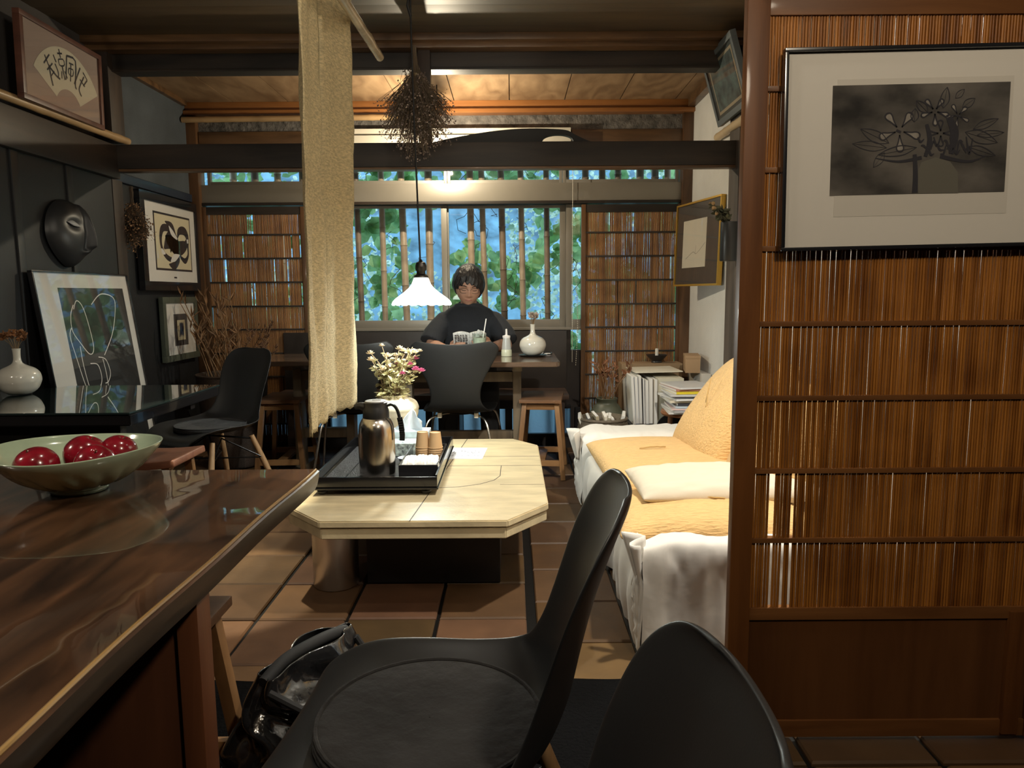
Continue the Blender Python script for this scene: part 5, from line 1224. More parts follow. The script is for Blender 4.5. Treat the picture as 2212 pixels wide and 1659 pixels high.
for k in range(34):
    a = r8.uniform(0, 2 * PI); rr_ = .165 * math.sqrt(r8.random()); H = r8.uniform(.12, .30) * (1 - .25 * rr_ / .15)
    p0 = Vector((JC[0] + r8.uniform(-.04, .04), JC[1] + r8.uniform(-.04, .04), .585)); e = Vector((JC[0] + .03 + rr_ * math.cos(a), JC[1] + rr_ * math.sin(a) * .7, .60 + H)); mid = p0.lerp(e, .5) + Vector((0, 0, .03))
    q.tube(catmull([tuple(p0), tuple(mid), tuple(e)], 6), .0020, 6)
    if k < 27: rose(F2 if k % 4 == 0 else F1, e, r8.uniform(.013, .020), r8)
    for j in range(9):
        p = p0.lerp(e, r8.uniform(.25, .92)) + Vector((r8.uniform(-.015, .015), r8.uniform(-.015, .015), .01)); L1.leaf(p, (r8.uniform(-1, 1), r8.uniform(-1, 1), r8.uniform(-.5, .8)), (r8.uniform(-1, 1), r8.uniform(-1, 1), 1), r8.uniform(.026, .046), r8.uniform(.016, .026), .3)
for k in range(60):
    a = r8.uniform(0, 2 * PI); p = Vector((JC[0] + .05 * math.cos(a), JC[1] + .05 * math.sin(a), .60 + r8.uniform(-.01, .03))); L1.leaf(p, (math.cos(a), math.sin(a), r8.uniform(-.5, .5)), (r8.uniform(-1, 1), r8.uniform(-1, 1), 1), r8.uniform(.03, .05), .024, .3)
q.build('stem', mat('dry_tan_stem', (.3, .25, .15), .8), t); L1.build('dried_leaf', translucent('pale_olive_leaf', (.52, .48, .26), .25, var=.35), t)
F1.build('cream_rose', translucent('cream_rose_petal', (.72, .60, .42), .25, var=.25), t); F2.build('magenta_rose', translucent('magenta_rose_petal', (.45, .10, .20), .25, var=.35), t)
# ================================================================== READING MAN
def loft(m, secs, seg=28, n=None):
    """closed body through horizontal ellipses (x, y, z, rx, ry)"""
    P = catmull(secs, n or len(secs) * 5); m.lathe([(1, 0)], 3) if False else None
    R = [[m.v((x + rx * math.cos(2 * PI * k / seg), y + ry * math.sin(2 * PI * k / seg), z)) for k in range(seg)] for x, y, z, rx, ry in P]
    for A, B_ in zip(R, R[1:]):
        for k in range(seg): m.f([A[k], A[(k + 1) % seg], B_[(k + 1) % seg], B_[k]])
    m.f(R[0][::-1]); m.f(R[-1]); return m
SKIN = mat('warm_skin', (.46, .26, .18), .5, var=.06, vscale=30)
SKIN.node_tree.nodes['Principled BSDF'].inputs['Subsurface Weight'].default_value = .12
SKIN.node_tree.nodes['Principled BSDF'].inputs['Subsurface Radius'].default_value = (.01, .004, .002)
PXc = -.277
man = thing('person', 'black-haired man in glasses and black T-shirt reading at the cafe table', 'person', (PXc, 4.86, .44))
HM = T((PXc + .006, 4.615, 1.150)) @ rotm(0, 0, 6) @ rotm(17, 0, 0) @ rotm(0, 3, 0) @ Matrix.Diagonal((1.13, 1.02, 1.02, 1))
def head_r(d):
    """head surface point for direction d (face looks along -y)"""
    x, y, z = d; rx, ry, rz_ = .076, .096, .118
    p = Vector((x * rx, y * ry, z * rz_))
    if z < 0:
        k = min(1, -z); p.x *= 1 - .30 * k ** 1.6; p.y = p.y * (1 - .10 * k) - .016 * k
        if y > 0: p.y *= 1 - .35 * k
    if y < 0:
        p.y = max(p.y, -.094 - .0) ; g = lambda cx, cz, sx, sz: math.exp(-((p.x - cx) / sx) ** 2 - ((p.z - cz) / sz) ** 2)
        dy = 0
        dy += -.020 * g(0, -.030, .0125, .013) - .011 * g(0, -.008, .008, .022) - .006 * g(.012, -.036, .007, .008) - .006 * g(-.012, -.036, .007, .008)
        dy += .009 * g(.031, .004, .018, .012) + .009 * g(-.031, .004, .018, .012) - .005 * g(0, .026, .05, .010) - .004 * g(.031, .002, .013, .006) - .004 * g(-.031, .002, .013, .006)
        dy += -.007 * g(0, -.060, .022, .006) - .006 * g(0, -.071, .018, .006) + .004 * g(0, -.0655, .022, .003) - .008 * g(0, -.098, .022, .018) - .004 * g(.045, -.035, .02, .02) - .004 * g(-.045, -.035, .02, .02)
        p.y += dy
    return p
def sph(u, v):
    a = u * 2 * PI; t_ = v * PI; return Vector((math.sin(t_) * math.cos(a), math.sin(t_) * math.sin(a), math.cos(t_)))
m = MB().xf(HM); m.grid(lambda u, v: head_r(sph(u, .001 + v * .998)), 96, 72, closed_u=True)
bmesh.ops.holes_fill(m.bm, edges=m.bm.edges[:], sides=0)
for s in (-1, 1): m.xf(HM @ T((s * .074, .008, -.006)) @ rotm(0, 0, s * 20)).ball((0, 0, 0), (.008, .017, .030), 14, 10)
m.xf(Matrix.Identity(4))
m.tube([(PXc, 4.735, .93), (PXc, 4.70, .985), (PXc + .003, 4.665, 1.04), (PXc + .005, 4.64, 1.09)], [.075, .058, .053, .050], 24)
loft(m, [(PXc, 4.87, .46, .14, .11), (PXc, 4.86, .60, .145, .10), (PXc, 4.82, .75, .155, .10), (PXc, 4.775, .88, .165, .095), (PXc, 4.745, .955, .13, .075), (PXc, 4.70, 1.01, .06, .055)])
HANDS = []
for s in (-1, 1):
    sh_, el, wr = Vector((PXc + s * .165, 4.745, .94)), Vector((PXc + s * .240, 4.650, .772)), Vector((PXc + (.150 if s > 0 else -.110), 4.475, .775 if s > 0 else .752))
    m.tube([sh_, sh_.lerp(el, .5), el], [.052, .046, .040], 18); m.ball(el, .040, 16, 10)
    m.tube([el, el.lerp(wr, .3), el.lerp(wr, .75), wr], [.039, .042, .031, .026], 18)
    hd = Vector((-s * .45, -.75, .22)).normalized(); pc = wr + hd * .045
    m.tube([wr, wr + hd * .02, pc, wr + hd * .085], [.026, .030, .033, .028], 14)
    up = Vector((0, .25, 1)).normalized(); sd = hd.cross(up).normalized()
    for k in range(4):
        b0 = wr + hd * (.080 - .004 * abs(k - 1.4)) + up * (.024 - .016 * k); L = (.034, .038, .036, .028)[k]
        c1 = b0 + hd * L; c2 = c1 + (hd * .55 + Vector((-s * .8, 0, .0))) * L * .75; c3 = c2 + (hd * .1 + Vector((-s, .1, 0))) * L * .6
        m.tube([b0 - hd * .02, b0, c1, c2, c3], [.010, .0098, .0090, .0082, .0070], 10); m.ball(c3, .0070, 10, 6)
    tb = wr + hd * .022 + up * .020; m.tube([tb, tb + up * .022 + hd * .016 - Vector((0, .010, 0)), tb + up * .028 + hd * .048 - Vector((0, .014, 0))], [.013, .0115, .0085], 10); m.ball(tb + up * .028 + hd * .048 - Vector((0, .014, 0)), .0085, 10, 6)
    # thighs, shins
    kn, an = Vector((PXc + s * .13, 4.55, .53)), Vector((PXc + s * .14, 4.60, .09))
    m.tube([Vector((PXc + s * .085, 4.86, .53)), kn], [.075, .055], 16); m.ball(kn, .055, 14, 8); m.tube([kn, kn.lerp(an, .35), an], [.052, .054, .036], 16)
    m.tube([an + Vector((0, .03, -.04)), an + Vector((0, -.10, -.055))], [.035, .03], 12)
body = m.build('body', SKIN, man, angle=180, mods=[('REMESH', dict(mode='VOXEL', voxel_size=.0042, use_smooth_shade=True)), ('SMOOTH', dict(factor=.5, iterations=3))])
# shirt
m = MB()
loft(m, [(PXc, 4.88, .465, .175, .135), (PXc, 4.87, .56, .178, .128), (PXc, 4.835, .70, .180, .125), (PXc, 4.79, .85, .20, .120), (PXc, 4.76, .93, .190, .108), (PXc, 4.722, .995, .150, .108), (PXc, 4.675, 1.026, .100, .100), (PXc + .001, 4.662, 1.042, .080, .082)])
for s in (-1, 1):
    m.ball((PXc + s * .160, 4.75, .930), (.066, .070, .058), 20, 12)
    m.tube([(PXc + s * .13, 4.755, .935), (PXc + s * .182, 4.735, .90), (PXc + s * .224, 4.695, .84), (PXc + s * .244, 4.662, .79)], [.058, .068, .074, .077], 24)
shirt = m.build('tshirt', mat('faded_black_cotton', (.016, .019, .025), .9, bump=.5, bscale=16, sheen=.03), man, angle=180, mods=[('REMESH', dict(mode='VOXEL', voxel_size=.008, use_smooth_shade=True)), ('SMOOTH', dict(factor=.5, iterations=8))])
MB().tube([(PXc + .002 + .062 * math.cos(a), 4.662 + .074 * math.sin(a), 1.040 + .016 * math.sin(a)) for a in [2 * PI * k / 32 for k in range(32)]], .006, 8, closed=True).build('collar_rib', mat('faded_black_cotton', (0, 0, 0)), shirt)
m = MB()
loft(m, [(PXc, 4.88, .445, .155, .15), (PXc, 4.875, .50, .165, .14), (PXc, 4.87, .56, .15, .12)])
for s in (-1, 1):
    kn, an = Vector((PXc + s * .13, 4.55, .53)), Vector((PXc + s * .14, 4.60, .10))
    m.tube([Vector((PXc + s * .085, 4.87, .525)), kn], [.088, .070], 18); m.ball(kn, .070, 14, 10); m.tube([kn, kn.lerp(an, .5), an], [.066, .064, .060], 18)
m.build('trousers', mat('black_trousers', (.012, .012, .014), .9), man, angle=180, mods=[('REMESH', dict(mode='VOXEL', voxel_size=.009, use_smooth_shade=True)), ('SMOOTH', dict(factor=.5, iterations=5))])
for s in (-1, 1): MB().xf(T((PXc + s * .14, 4.575, .005))).prism([(-.045, .07), (-.05, -.05), (-.03, -.13), (.03, -.13), (.05, -.05), (.045, .07)], 0, .075, .02).build('shoe', mat('black_shoe', (.012, .012, .012), .4), man)
# hair
def hair(u, v):
    a = u * 2 * PI; f = math.sin(a)    # f=-1 front
    lim = 118 + 18 * max(0, f) - 44 * max(0, -f) ** 1.2 - 9 * math.exp(-((a - 4.35) / .35) ** 2)
    lim += (5 * math.sin(a * 3 + 1.0) + 3.5 * math.sin(a * 17) + 4 * noise.noise(Vector((math.cos(a) * 6, f * 6, 0)))) * (1 if f < .3 else .4)
    if f < 0 and math.cos(a) > .25: lim += 12 * math.cos(a)
    t_ = rad(lim) * v; d = Vector((math.sin(t_) * math.cos(a), math.sin(t_) * math.sin(a), math.cos(t_)))
    rx, ry, rz_ = .093, .113, .136
    g = 1 + .012 * math.sin(a * 26 + 5 * v + 2 * math.sin(v * 7)) * v + .03 * noise.noise(Vector((d.x * 5, d.y * 5, d.z * 5)))
    k = 1 - .10 * max(0, v - .72) / .28
    p = Vector((d.x * rx, d.y * ry, d.z * rz_)) * g * k
    if d.z < 0: p.x *= 1 - .12 * (-d.z)
    return p
m = MB().xf(HM @ T((0, .004, .004))); m.grid(lambda u, v: hair(u, .002 + .998 * v), 150, 40, closed_u=True)
hr = m.build('hair', mat('black_hair', (.010, .009, .010), .38, bump=.5, bscale=50, stretch=(3, 3, .5), spec=.6), man, angle=180, mods=[('SOLIDIFY', dict(thickness=.010, offset=-1))])
def onface(x, z, off=.0):
    d = Vector((x / .076, 0, z / .118)); d.y = -math.sqrt(max(.02, 1 - d.x ** 2 - d.z ** 2)); p = head_r(d); return Vector((p.x, p.y - off, p.z))
BRW = mat('dark_eyebrow', (.02, .014, .012), .8)
for s in (-1, 1):
    MB().xf(HM).tube([onface(s * x, z, .0015) for x, z in ((.014, .022), (.028, .027), (.043, .023))], [.0022, .0032, .0016], 8).build('eyebrow', BRW, man)
    MB().xf(HM).tube([onface(s * x, z, .0012) for x, z in ((.017, -.001), (.026, -.004), (.036, -.004), (.044, 0))], [.0010, .0018, .0018, .0010], 8).build('eyelid', BRW, man)
MB().xf(HM).tube([onface(x, z, .0008) for x, z in ((-.022, -.0655), (-.010, -.063), (0, -.0645), (.010, -.063), (.022, -.0655))], [.0016, .0040, .0042, .0040, .0016], 10).build('lips', mat('dull_lip', (.34, .13, .11), .5), man)
q = MB().xf(HM)
for s in (-1, 1):
    c = onface(s * .031, -.002, .012); n = 26
    q.tube([(c.x + .021 * math.copysign(abs(math.cos(a)) ** .7, math.cos(a)), c.y + abs(.021 * math.cos(a)) * .12, c.z + .016 * math.copysign(abs(math.sin(a)) ** .8, math.sin(a))) for a in [2 * PI * k / n for k in range(n)]], .0012, 6, closed=True)
    q.tube([(s * .053, c.y + .006, c.z + .004), (s * .074, -.045, .004), (s * .080, .01, .002)], .0012, 6)
c = onface(.031, -.002, .012); q.tube([(-.010, c.y, c.z + .003), (0, c.y - .004, c.z + .006), (.010, c.y, c.z + .003)], .0012, 6)
q.build('glasses', mat('thin_dark_spectacle_rim', (.04, .035, .03), .3, metal=.6), man)

# booklet, glass with green drink
t = thing('booklet', 'open printed booklet held up in the hands of the reading man', 'book', (PXc + .01, 4.41, .76))
BM = T((PXc + .022, 4.425, .770)) @ rotm(32, 0, 0)
for s, nm in ((-1, 'page'), (1, 'page')):
    m = MB().xf(BM); m.grid(lambda u, v: (s * .100 * u, -.022 * math.sin(u * PI * .8) * 0 + .018 * math.sin(u * PI), v * .135 - .02), 12, 4)
    m.build('page', mat('printed_page', (.62, .62, .60), .8, var=.35, vscale=60), t, mods=[('SOLIDIFY', dict(thickness=.004))])
m = MB().xf(BM); r8 = random.Random(3)
for k in range(9):
    for j in range(5): 
        x = -.09 + j * .016; 
        m.box((x, .014 - .024, .005 + k * .012), (x + r8.uniform(.006, .013), .015 - .024, .011 + k * .012))
m.build('print_block', INK, t, smooth=False)
GC = (-.192, 4.285)
t = thing('tumbler', 'tumbler of layered green and white iced drink in front of the reading man', 'glass', (*GC, .7205))
MB().lathe([(.034, .7205), (.036, .724), (.0425, .865), (.0445, .868), (.0405, .866), (.034, .730), (.001, .728)], 36, c=(*GC, 0)).build('tumbler_wall', glass_pane('drinking_glass', tint=(.93, .96, .94), gloss=1.3), t, angle=60)
MB().lathe([(.0005, .7285), (.0335, .7285), (.0365, .790), (.0005, .790)], 32, c=(*GC, 0), cap0=False).build('green_layer', mat('green_tea', (.16, .30, .05), .4, var=.2), t)
MB().lathe([(.0005, .7905), (.0366, .7905), (.0390, .842), (.0005, .842)], 32, c=(*GC, 0), cap0=False).build('milk_layer', mat('pale_green_milk', (.55, .60, .50), .4, var=.2, vscale=40), t)
m = MB()
for k, (dx, dy, rz_) in enumerate(((-.014, 0, 20), (.014, .006, -15), (.002, -.012, 45))): m.xf(T((GC[0] + dx, GC[1] + dy, .862 + .006 * k)) @ rotm(20, 15 * k, rz_)).box((-.013, -.013, -.012), (.013, .013, .012), .003)
m.build('ice_cube', mat('milky_ice', (.8, .84, .82), .2, trans=.4), t)
MB().tube([(GC[0] + .005, GC[1], .74), (GC[0] + .042, GC[1] - .004, .955)], .0035, 10).build('straw', mat('white_straw', (.85, .85, .83), .4), t)

# ================================================================== BASKETS, STALKS, BOOKS
def basket(name, label, c, prof, mat_, seg=88, rows=34, amp=.004, rim=.008, open_=True):
    t = thing(name, label, 'basket', c)
    P = catmull(prof, rows)
    MB().lathe(P + [(P[-1][0] - .012, P[-1][1])] + [(max(.01, r - .014), z) for r, z in P[::-6]], seg, c=c, mod=lambda a, i, r, z: (r + (amp * math.sin(a * seg / 4) * (1 if i % 2 else -1) if i < rows else 0), z)).build('weave', mat_, t, angle=180)
    MB().tube([(c[0] + P[-1][0] * math.cos(a), c[1] + P[-1][0] * math.sin(a), c[2] + P[-1][1] + .002 * math.sin(a * 30)) for a in [2 * PI * k / 60 for k in range(60)]], rim, 8, closed=True).build('rim', mat_, t)
    return t
basket('wicker_basket', 'tall dark wicker basket holding dried stalks in the corner by the reed door', (-1.80, 4.62, 0), [(.15, .01), (.165, .05), (.185, .25), (.205, .45), (.215, .60)], mat('dark_wicker', (.045, .026, .016), .55, bump=.4, bscale=90, stretch=(1, 1, 4)), 120, 46, .0045)
t = thing('dried_stalks', 'tall bundle of brown dried stalks and seed heads standing in the dark wicker basket', 'dried plants', (-1.80, 4.62, .5)); r8 = random.Random(31); q = MB(); h = MB(); l = MB()
for k in range(46):
    right = k % 2; a = r8.uniform(0, 6.3); p0 = Vector((-1.80 + .10 * math.cos(a), 4.62 + .10 * math.sin(a), .35)); 
    e = p0 + (Vector((r8.uniform(.05, .36), r8.uniform(-.1, .1), r8.uniform(.35, .62))) if right else Vector((r8.uniform(-.30, .05), r8.uniform(-.12, .06), r8.uniform(.50, .80))))
    e.x = min(max(e.x, -2.13), -1.535); mid = p0.lerp(e, .5) + Vector((r8.uniform(-.02, .02), 0, .03)); P = catmull([tuple(p0), tuple(mid), tuple(e)], 9)
    q.tube(P, [.0042 - .00025 * i for i in range(9)] if not right else .0022, 6)
    if right:
        for j in range(26):
            b_ = Vector(P[4]).lerp(Vector(P[8]), r8.random()); d = Vector((r8.uniform(-1, 1), r8.uniform(-1, 1), .8)); h.tube([b_, b_ + d * .022], [.0035, .0015], 5)
    else:
        for j in range(7): l.leaf(Vector(P[r8.randint(5, 8)]), (r8.uniform(-.6, .6), r8.uniform(-.3, .3), r8.uniform(.3, 1)), (r8.uniform(-1, 1), -1, 0), r8.uniform(.05, .10), .014, .4)
q.build('stalk', mat('dry_brown_stalk', (.22, .125, .06), .8), t); h.build('seed_head', mat('red_brown_seed', (.13, .065, .035), .9), t); l.build('husk', translucent('dry_husk', (.25, .14, .07), .15, var=.4), t)

t = thing('round_side_table', 'small round red-brown side table under the pile of magazines', 'table', (1.06, 4.20, 0))
MB().lathe([(.001, .385), (.16, .385), (.165, .395), (.16, .41), (.001, .41)], 36, c=(1.045, 4.22, 0), cap0=False).build('tabletop', wood('orange_brown_round', (.16, .065, .025), (.28, .12, .05), 'X', 6, .4), t)
for k in range(3):
    a = 2 * PI * k / 3 + .3; MB().tube([(1.045 + .12 * math.cos(a), 4.22 + .12 * math.sin(a), .385), (1.045 + .14 * math.cos(a), 4.22 + .14 * math.sin(a), 0)], .016, 12).build('leg', wood('orange_brown_round', (0,) * 3, (0,) * 3), t)
r8 = random.Random(7); z = .4105
mc = [('white spined', (.7, .7, .68)), ('grey spined', (.4, .4, .42)), ('white and red spined', (.66, .5, .48)), ('pale blue spined', (.5, .58, .66)), ('black spined', (.04, .04, .05)), ('cream spined', (.65, .6, .48)), ('white glossy', (.75, .76, .78)), ('dark grey spined', (.16, .16, .18)), ('pale grey spined', (.55, .55, .56)), ('yellow spined', (.72, .58, .04)), ('red-brown spined', (.42, .2, .16)), ('light grey spined', (.62, .63, .64))]
def magazine(label, x, y, z, rz, w, d, h, col, pos):
    t = thing('magazine', label, 'magazine', (x, y, z), rad(rz), 'magazines piled on the round side table')
    o = MB().box((-w / 2, -d / 2, .001), (w / 2 - .003, d / 2, h - .001)).build('pages', mat('page_edges', (.72, .71, .68), .8), t, local=True)
    MB().box((-w / 2 - .001, -d / 2 - .0015, 0), (w / 2, d / 2, .001)).box((-w / 2 - .001, -d / 2 - .0015, h - .001), (w / 2, d / 2, h)).box((-w / 2 - .001, -d / 2 - .0015, .0), (w / 2, -d / 2, h)).build('cover', mat('cover_%s' % label[:9].replace(' ', '_') + str(pos), col, .35, coat=.3), t, local=True)
pos_w = ['lowest of', 'second from the bottom of', 'third from the bottom of', 'fourth from the bottom of', 'fifth from the bottom of', 'sixth from the bottom of', 'in the upper half of', 'fifth from the top of', 'fourth from the top of', 'third from the top of', 'second from the top of', 'topmost of']
for k, (nm, col) in enumerate(mc):
    h = r8.uniform(.010, .016); magazine('%s magazine, %s the pile behind the sofa' % (nm, pos_w[k]), 1.03 + r8.uniform(-.02, .02), 4.20 + r8.uniform(-.015, .015), z, r8.uniform(-9, 9) + 4, .225, .29, h, col, k); z += h + .0006
# upright albums along the reed door
sh_t = thing('low_chest', 'low black chest under the upright albums beside the reed door', 'chest', (.95, 4.62, 0))
MB().box((.74, 4.36, .0), (1.17, 4.86, .27), .004).build('case', mat('black_chest', (.014, .012, .012), .5), sh_t)
MB().box((.732, 4.352, .27), (1.172, 4.868, .288), .003).build('lid', mat('black_chest', (0, 0, 0)), sh_t)
albs = [('white', (.70, .70, .66), .30), ('pale blue', (.45, .52, .64), .295), ('ivory', (.62, .60, .52), .30), ('black-edged', (.05, .05, .06), .285), ('white thin', (.68, .69, .70), .272), ('pale grey', (.48, .48, .46), .28), ('beige', (.44, .38, .30), .278), ('cream', (.58, .55, .44), .285)]
x = .752
awhere = ['next to the stool', 'second from the stool', 'third from the stool', 'between ivory and white thin ones', 'leaning on the black-edged one', 'between white and beige ones', 'left of the broad cream album', 'broad one facing the sofa']
for k, (nm, col, h) in enumerate(albs):
    wv = (.016, .022, .020, .012, .022, .026, .022, .16)[k]
    t = thing('album', '%s album standing upright on the low black chest, %s' % (nm, awhere[k].replace('left of', 'beside')), 'album', (x, 4.42, .289), 0, 'albums upright on the low chest')
    lean = rotm(0, -3.5 + k * .5, 0)
    MB().xf(lean).box((0, .0 + .01 * (k % 3), 0), (wv, .36, h), .001).build('cover', mat('album_' + nm.replace(' ', '_'), col, .7, var=.1), t, local=True)
    if k < 7: MB().xf(lean).box((.002, .002 + .01 * (k % 3) - .003, .003), (wv - .002, .36, h + .001)).build('pages', mat('page_edges', (0,) * 3), t, local=True)
    else:
        q = MB().xf(lean @ Matrix(((1, 0, 0, 0), (0, 0, 1, .0195), (0, 1, 0, 0), (0, 0, 0, 1))))
        for j in range(3): stroke(q, [(.055, .19 - j * .016), (.062, .18 - j * .016), (.058, .176 - j * .016)], .003, -.0012, n=6)
        q.build('cover_writing', mat('grey_writing', (.15, .14, .13), .8), t, local=True)
    x += wv + .0015
    if k == 6: x += .0
o = MB().xf(T((.775, 4.50, .600)) @ rotm(0, -1, 2)).box((0, 0, 0), (.30, .33, .006), .001).build('card_folder', mat('ivory_sheet', (.62, .58, .48), .85)); tag(o, 'ivory card folder lying across the tops of the upright albums', 'folder')
t = thing('cardboard_box', 'flat brown cardboard box lying behind the upright albums by the reed door', 'box', (.90, 4.95, .40))
MB().box((.75, 4.895, .0), (1.16, 5.06, .615), .003).build('carton', mat('brown_cardboard', (.30, .20, .11), .8), t); MB().box((.748, 4.893, .56), (1.162, 5.062, .622), .002).build('lid', mat('brown_cardboard', (0,) * 3), t)
t = thing('cardboard_box', 'small brown cardboard box with a flap standing by the white wall above the magazines', 'box', (1.15, 4.66, .575))
MB().xf(T((1.15, 4.60, .60)) @ rotm(0, 0, -10)).box((-.045, -.11, 0), (.045, .12, .105), .002).build('carton', mat('brown_carton', (.34, .22, .12), .8), t); MB().xf(T((1.15, 4.60, .60)) @ rotm(0, 0, -10)).box((-.047, -.112, .09), (.047, .122, .107), .001).build('flap', mat('brown_carton', (0,) * 3), t)
o = MB().box((1.176, 4.45, .0), (1.236, 4.76, .598), .003).build('storage_case', mat('pale_case', (.50, .47, .42), .7)); tag(o, 'pale upright case by the white wall under the small cardboard box', 'case')
t = thing('candle_dish', 'dark dish with a short white candle on the cardboard box by the reed door', 'candle', (1.03, 4.97, .623))
MB().lathe(catmull([(.035, .623), (.038, .626), (.035, .635), (.055, .655), (.073, .675), (.066, .672), (.03, .645), (.001, .642)], 24), 32, c=(1.00, 4.97, 0)).build('dish', mat('dark_clay', (.02, .02, .022), .4), t)
MB().lathe([(.0115, .642), (.0115, .718), (.001, .720)], 18, c=(1.00, 4.97, 0)).build('candle', mat('white_wax', (.7, .68, .62), .5), t)
o = MB().xf(T((1.01, 4.345, .0))).grid(lambda u, v: (-.085 + .17 * u, .0, 0), 1, 1)
q = MB(); pts = [(-.085, .0), (-.085, .28)] + [(-.085 * math.cos(a), .28 + .085 * math.sin(a)) for a in [PI * k / 12 for k in range(1, 12)]] + [(.085, .28), (.085, 0)]
q.xf(Matrix(((1, 0, 0, .965), (0, 0, 1, 4.335), (0, 1, 0, .24), (0, 0, 0, 1)))).prism(pts, 0, .012, .002)
o = q.build('arched_board', mat('flat_black_wood', (0,) * 3)); tag(o, 'black round-topped board leaning on the albums behind the magazine pile', 'board'); o.location = (0, 0, -.24); 
# book basket and jar with dry plants
basket('book_basket', 'low grey-brown basket full of small books behind the far sofa arm', (.545, 4.28, 0), [(.11, .005), (.135, .04), (.155, .16), (.150, .30), (.140, .355)], mat('grey_wicker', (.12, .095, .065), .7, bump=.5, bscale=90), 80, 30, .004, .010)
bk = [(-.085, .02, -24, (.66, .63, .55), 'cream'), (-.055, -.03, -18, (.10, .10, .10), 'black'), (-.025, .03, -12, (.42, .36, .25), 'tan'), (.005, -.03, 14, (.30, .27, .20), 'olive'), (.040, .02, -14, (.68, .62, .52), 'ivory'), (.075, -.02, -20, (.72, .70, .66), 'white'), (.095, .04, 16, (.60, .60, .58), 'pale grey')]
for k, (dx, dy, ly, col, nm) in enumerate(bk):
    t = thing('small_book', '%s small book poking up from the low grey-brown basket' % nm, 'book', (.545 + dx, 4.28 + dy, .22), 0, 'small books in the low basket'); M2 = rotm(8, ly * .8, 8 * (k % 3) - 8)
    MB().xf(M2).box((-.0095, -.055, 0), (.0095, .055, .165), .002).build('cover', mat('small_book_' + nm, col, .7), t, local=True); MB().xf(M2).box((-.0075, -.053, .004), (.0075, .0535, .1662)).build('pages', mat('page_edges', (0,) * 3), t, local=True)
MB().lathe(catmull([(.07, .0), (.10, .06), (.125, .20), (.12, .30), (.085, .37), (.065, .395), (.070, .425), (.055, .42), (.05, .38)], 36), 40, c=(.615, 4.64, 0)).build('clay_jar', mat('olive_clay', (.07, .075, .05), .45)); o = bpy.data.objects['clay_jar']; tag(o, 'olive-grey clay jar of dried pods on the floor behind the book basket', 'jar')
t = thing('dried_pods', 'sparse red-brown dried pods standing in the olive-grey clay jar', 'dried plants', (.615, 4.64, .38)); q = MB(); l = MB(); r8 = random.Random(17)
for k in range(11):
    e = Vector((.615 + r8.uniform(-.17, .16), 4.64 + r8.uniform(-.04, .04), r8.uniform(.56, .66))); p0 = Vector((.615 + r8.uniform(-.02, .02), 4.64, .36)); P = catmull([tuple(p0), tuple(p0.lerp(e, .5) + Vector((0, 0, .04))), tuple(e)], 8); q.tube(P, .003, 6)
    for j in range(6): l.leaf(Vector(P[r8.randint(4, 7)]), (r8.uniform(-.8, .8), r8.uniform(-.3, .3), r8.uniform(.2, 1)), (r8.uniform(-1, 1), -1, .2), r8.uniform(.03, .06), .016, .5)
q.build('stalk', mat('dry_brown_stalk', (0,) * 3), t); l.build('pod', translucent('red_brown_pod', (.26, .12, .06), .1, var=.4), t)

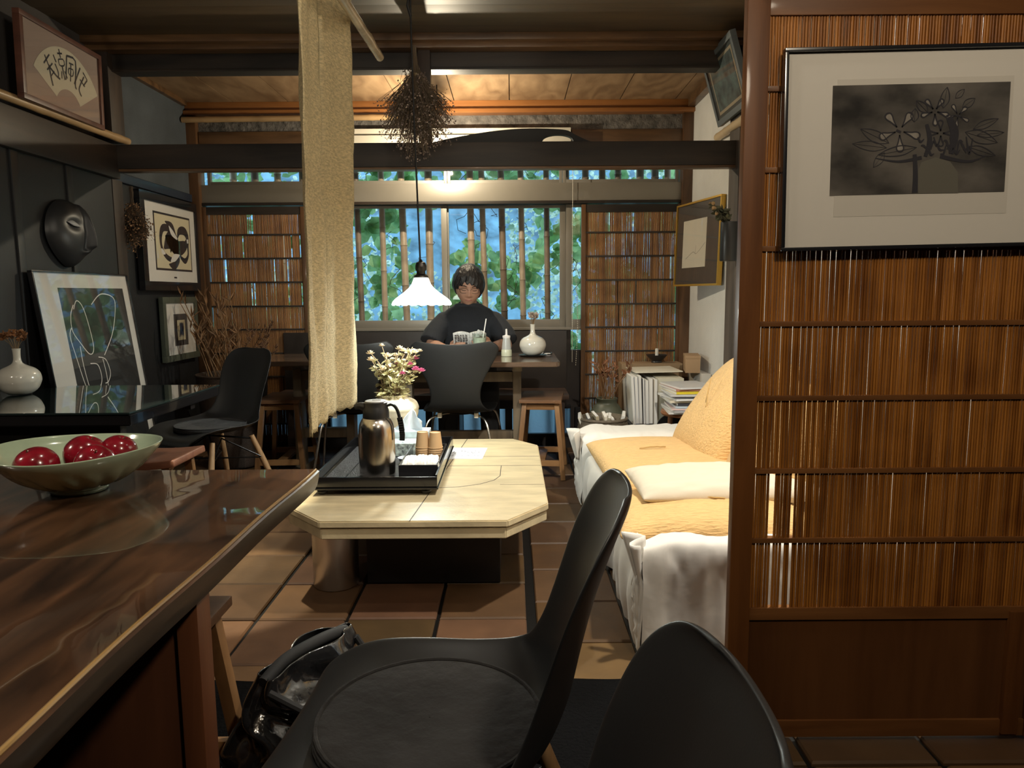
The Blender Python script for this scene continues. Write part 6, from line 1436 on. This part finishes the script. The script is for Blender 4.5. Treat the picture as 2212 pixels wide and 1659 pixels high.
# ================================================================== BLACK BAG on the floor
t = thing('leather_bag', 'glossy black crumpled leather bag with a ribbed ring handle on the floor by the counter', 'bag', (-.50, 1.62, 0))
BLK = mat('glossy_black_leather', (.012, .012, .013), .16, coat=1.0, coat_rough=.08, bump=1.0, bscale=14)
BG = T((-.475, 1.57, .012)) @ rotm(0, 0, 64)
def bagf(u, v):
    a = u * 2 * PI; z_ = v * .285; k = 1 - .62 * v ** 1.3; ca, sa = math.cos(a), math.sin(a)
    x = .205 * (1 - .28 * v) * math.copysign(abs(ca) ** .7, ca); y = .095 * k * math.copysign(abs(sa) ** .8, sa)
    f = .020 * math.sin(a * 5 + 7 * v + 2 * math.sin(v * 9)) * (1 - .3 * v) + .022 * noise.noise(Vector((x * 14, y * 14, z_ * 12)))
    bul = 1 + .10 * math.sin(min(1, v * 1.4) * PI); return (x * bul + f * ca, y * bul + f * sa, z_ - .02 * (x / .2) ** 2 * v + .006)
m = MB().xf(BG).grid(bagf, 90, 44, closed_u=True)
m.build('body', BLK, t, angle=180, mods=[('SOLIDIFY', dict(thickness=.004)), ('SUBSURF', dict(levels=1, render_levels=1))])
m = MB().xf(BG).tube(catmull([(-.135, 0, .268), (-.06, .006, .285), (.05, -.004, .286), (.135, 0, .268)], 20), [.014] * 20, 12); m.build('zip_band', mat('black_webbing', (.014, .014, .015), .75), t)
def ringf(c, R, tilt_, m):
    n = 44; 
    for k in range(n):
        a = .2 + 1.62 * PI * k / n; r = .0135 * (1.0 if k % 2 else .72)
        pass
    P = [Vector((R * math.cos(.3 + 1.5 * PI * k / 90), 0, R * 1.25 * math.sin(.3 + 1.5 * PI * k / 90))) for k in range(91)]
    m.xf(BG @ T(c) @ rotm(tilt_, 0, 20)).tube(P, [.0125 if (k // 2) % 2 else .0085 for k in range(91)], 12); return m
ringf((.02, -.095, .19), .060, 24, MB()).build('ring_handle', mat('ribbed_black_leather', (.02, .02, .02), .22, coat=.5), t)
m = MB().xf(BG).tube(catmull([(-.15, -.03, .26), (-.10, -.115, .20), (0, -.135, .12), (.08, -.13, .09), (.17, -.07, .15), (.15, -.02, .25)], 30), .0085, 8); m.build('strap', mat('black_webbing', (0,) * 3), t)
m = MB().xf(BG @ T((.125, -.105, .12)) @ rotm(70, 20, 0)).box((-.022, -.035, 0), (.022, .035, .002), .0005); tg = m.build('tag', mat('grey_green_tag', (.22, .22, .17), .5, var=.4, vscale=60), t)
m = MB().xf(BG).tube([(.10, -.05, .245), (.15, -.075, .235), (.165, -.08, .228)], .0028, 8).tube([(-.12, -.07, .17), (-.14, -.09, .13)], .0028, 8).tube([(.02, -.112, .055), (.03, -.118, .03), (.045, -.118, .028)], .003, 8); m.build('buckle', mat('worn_steel', (.6, .58, .52), .3, metal=1.0), t)
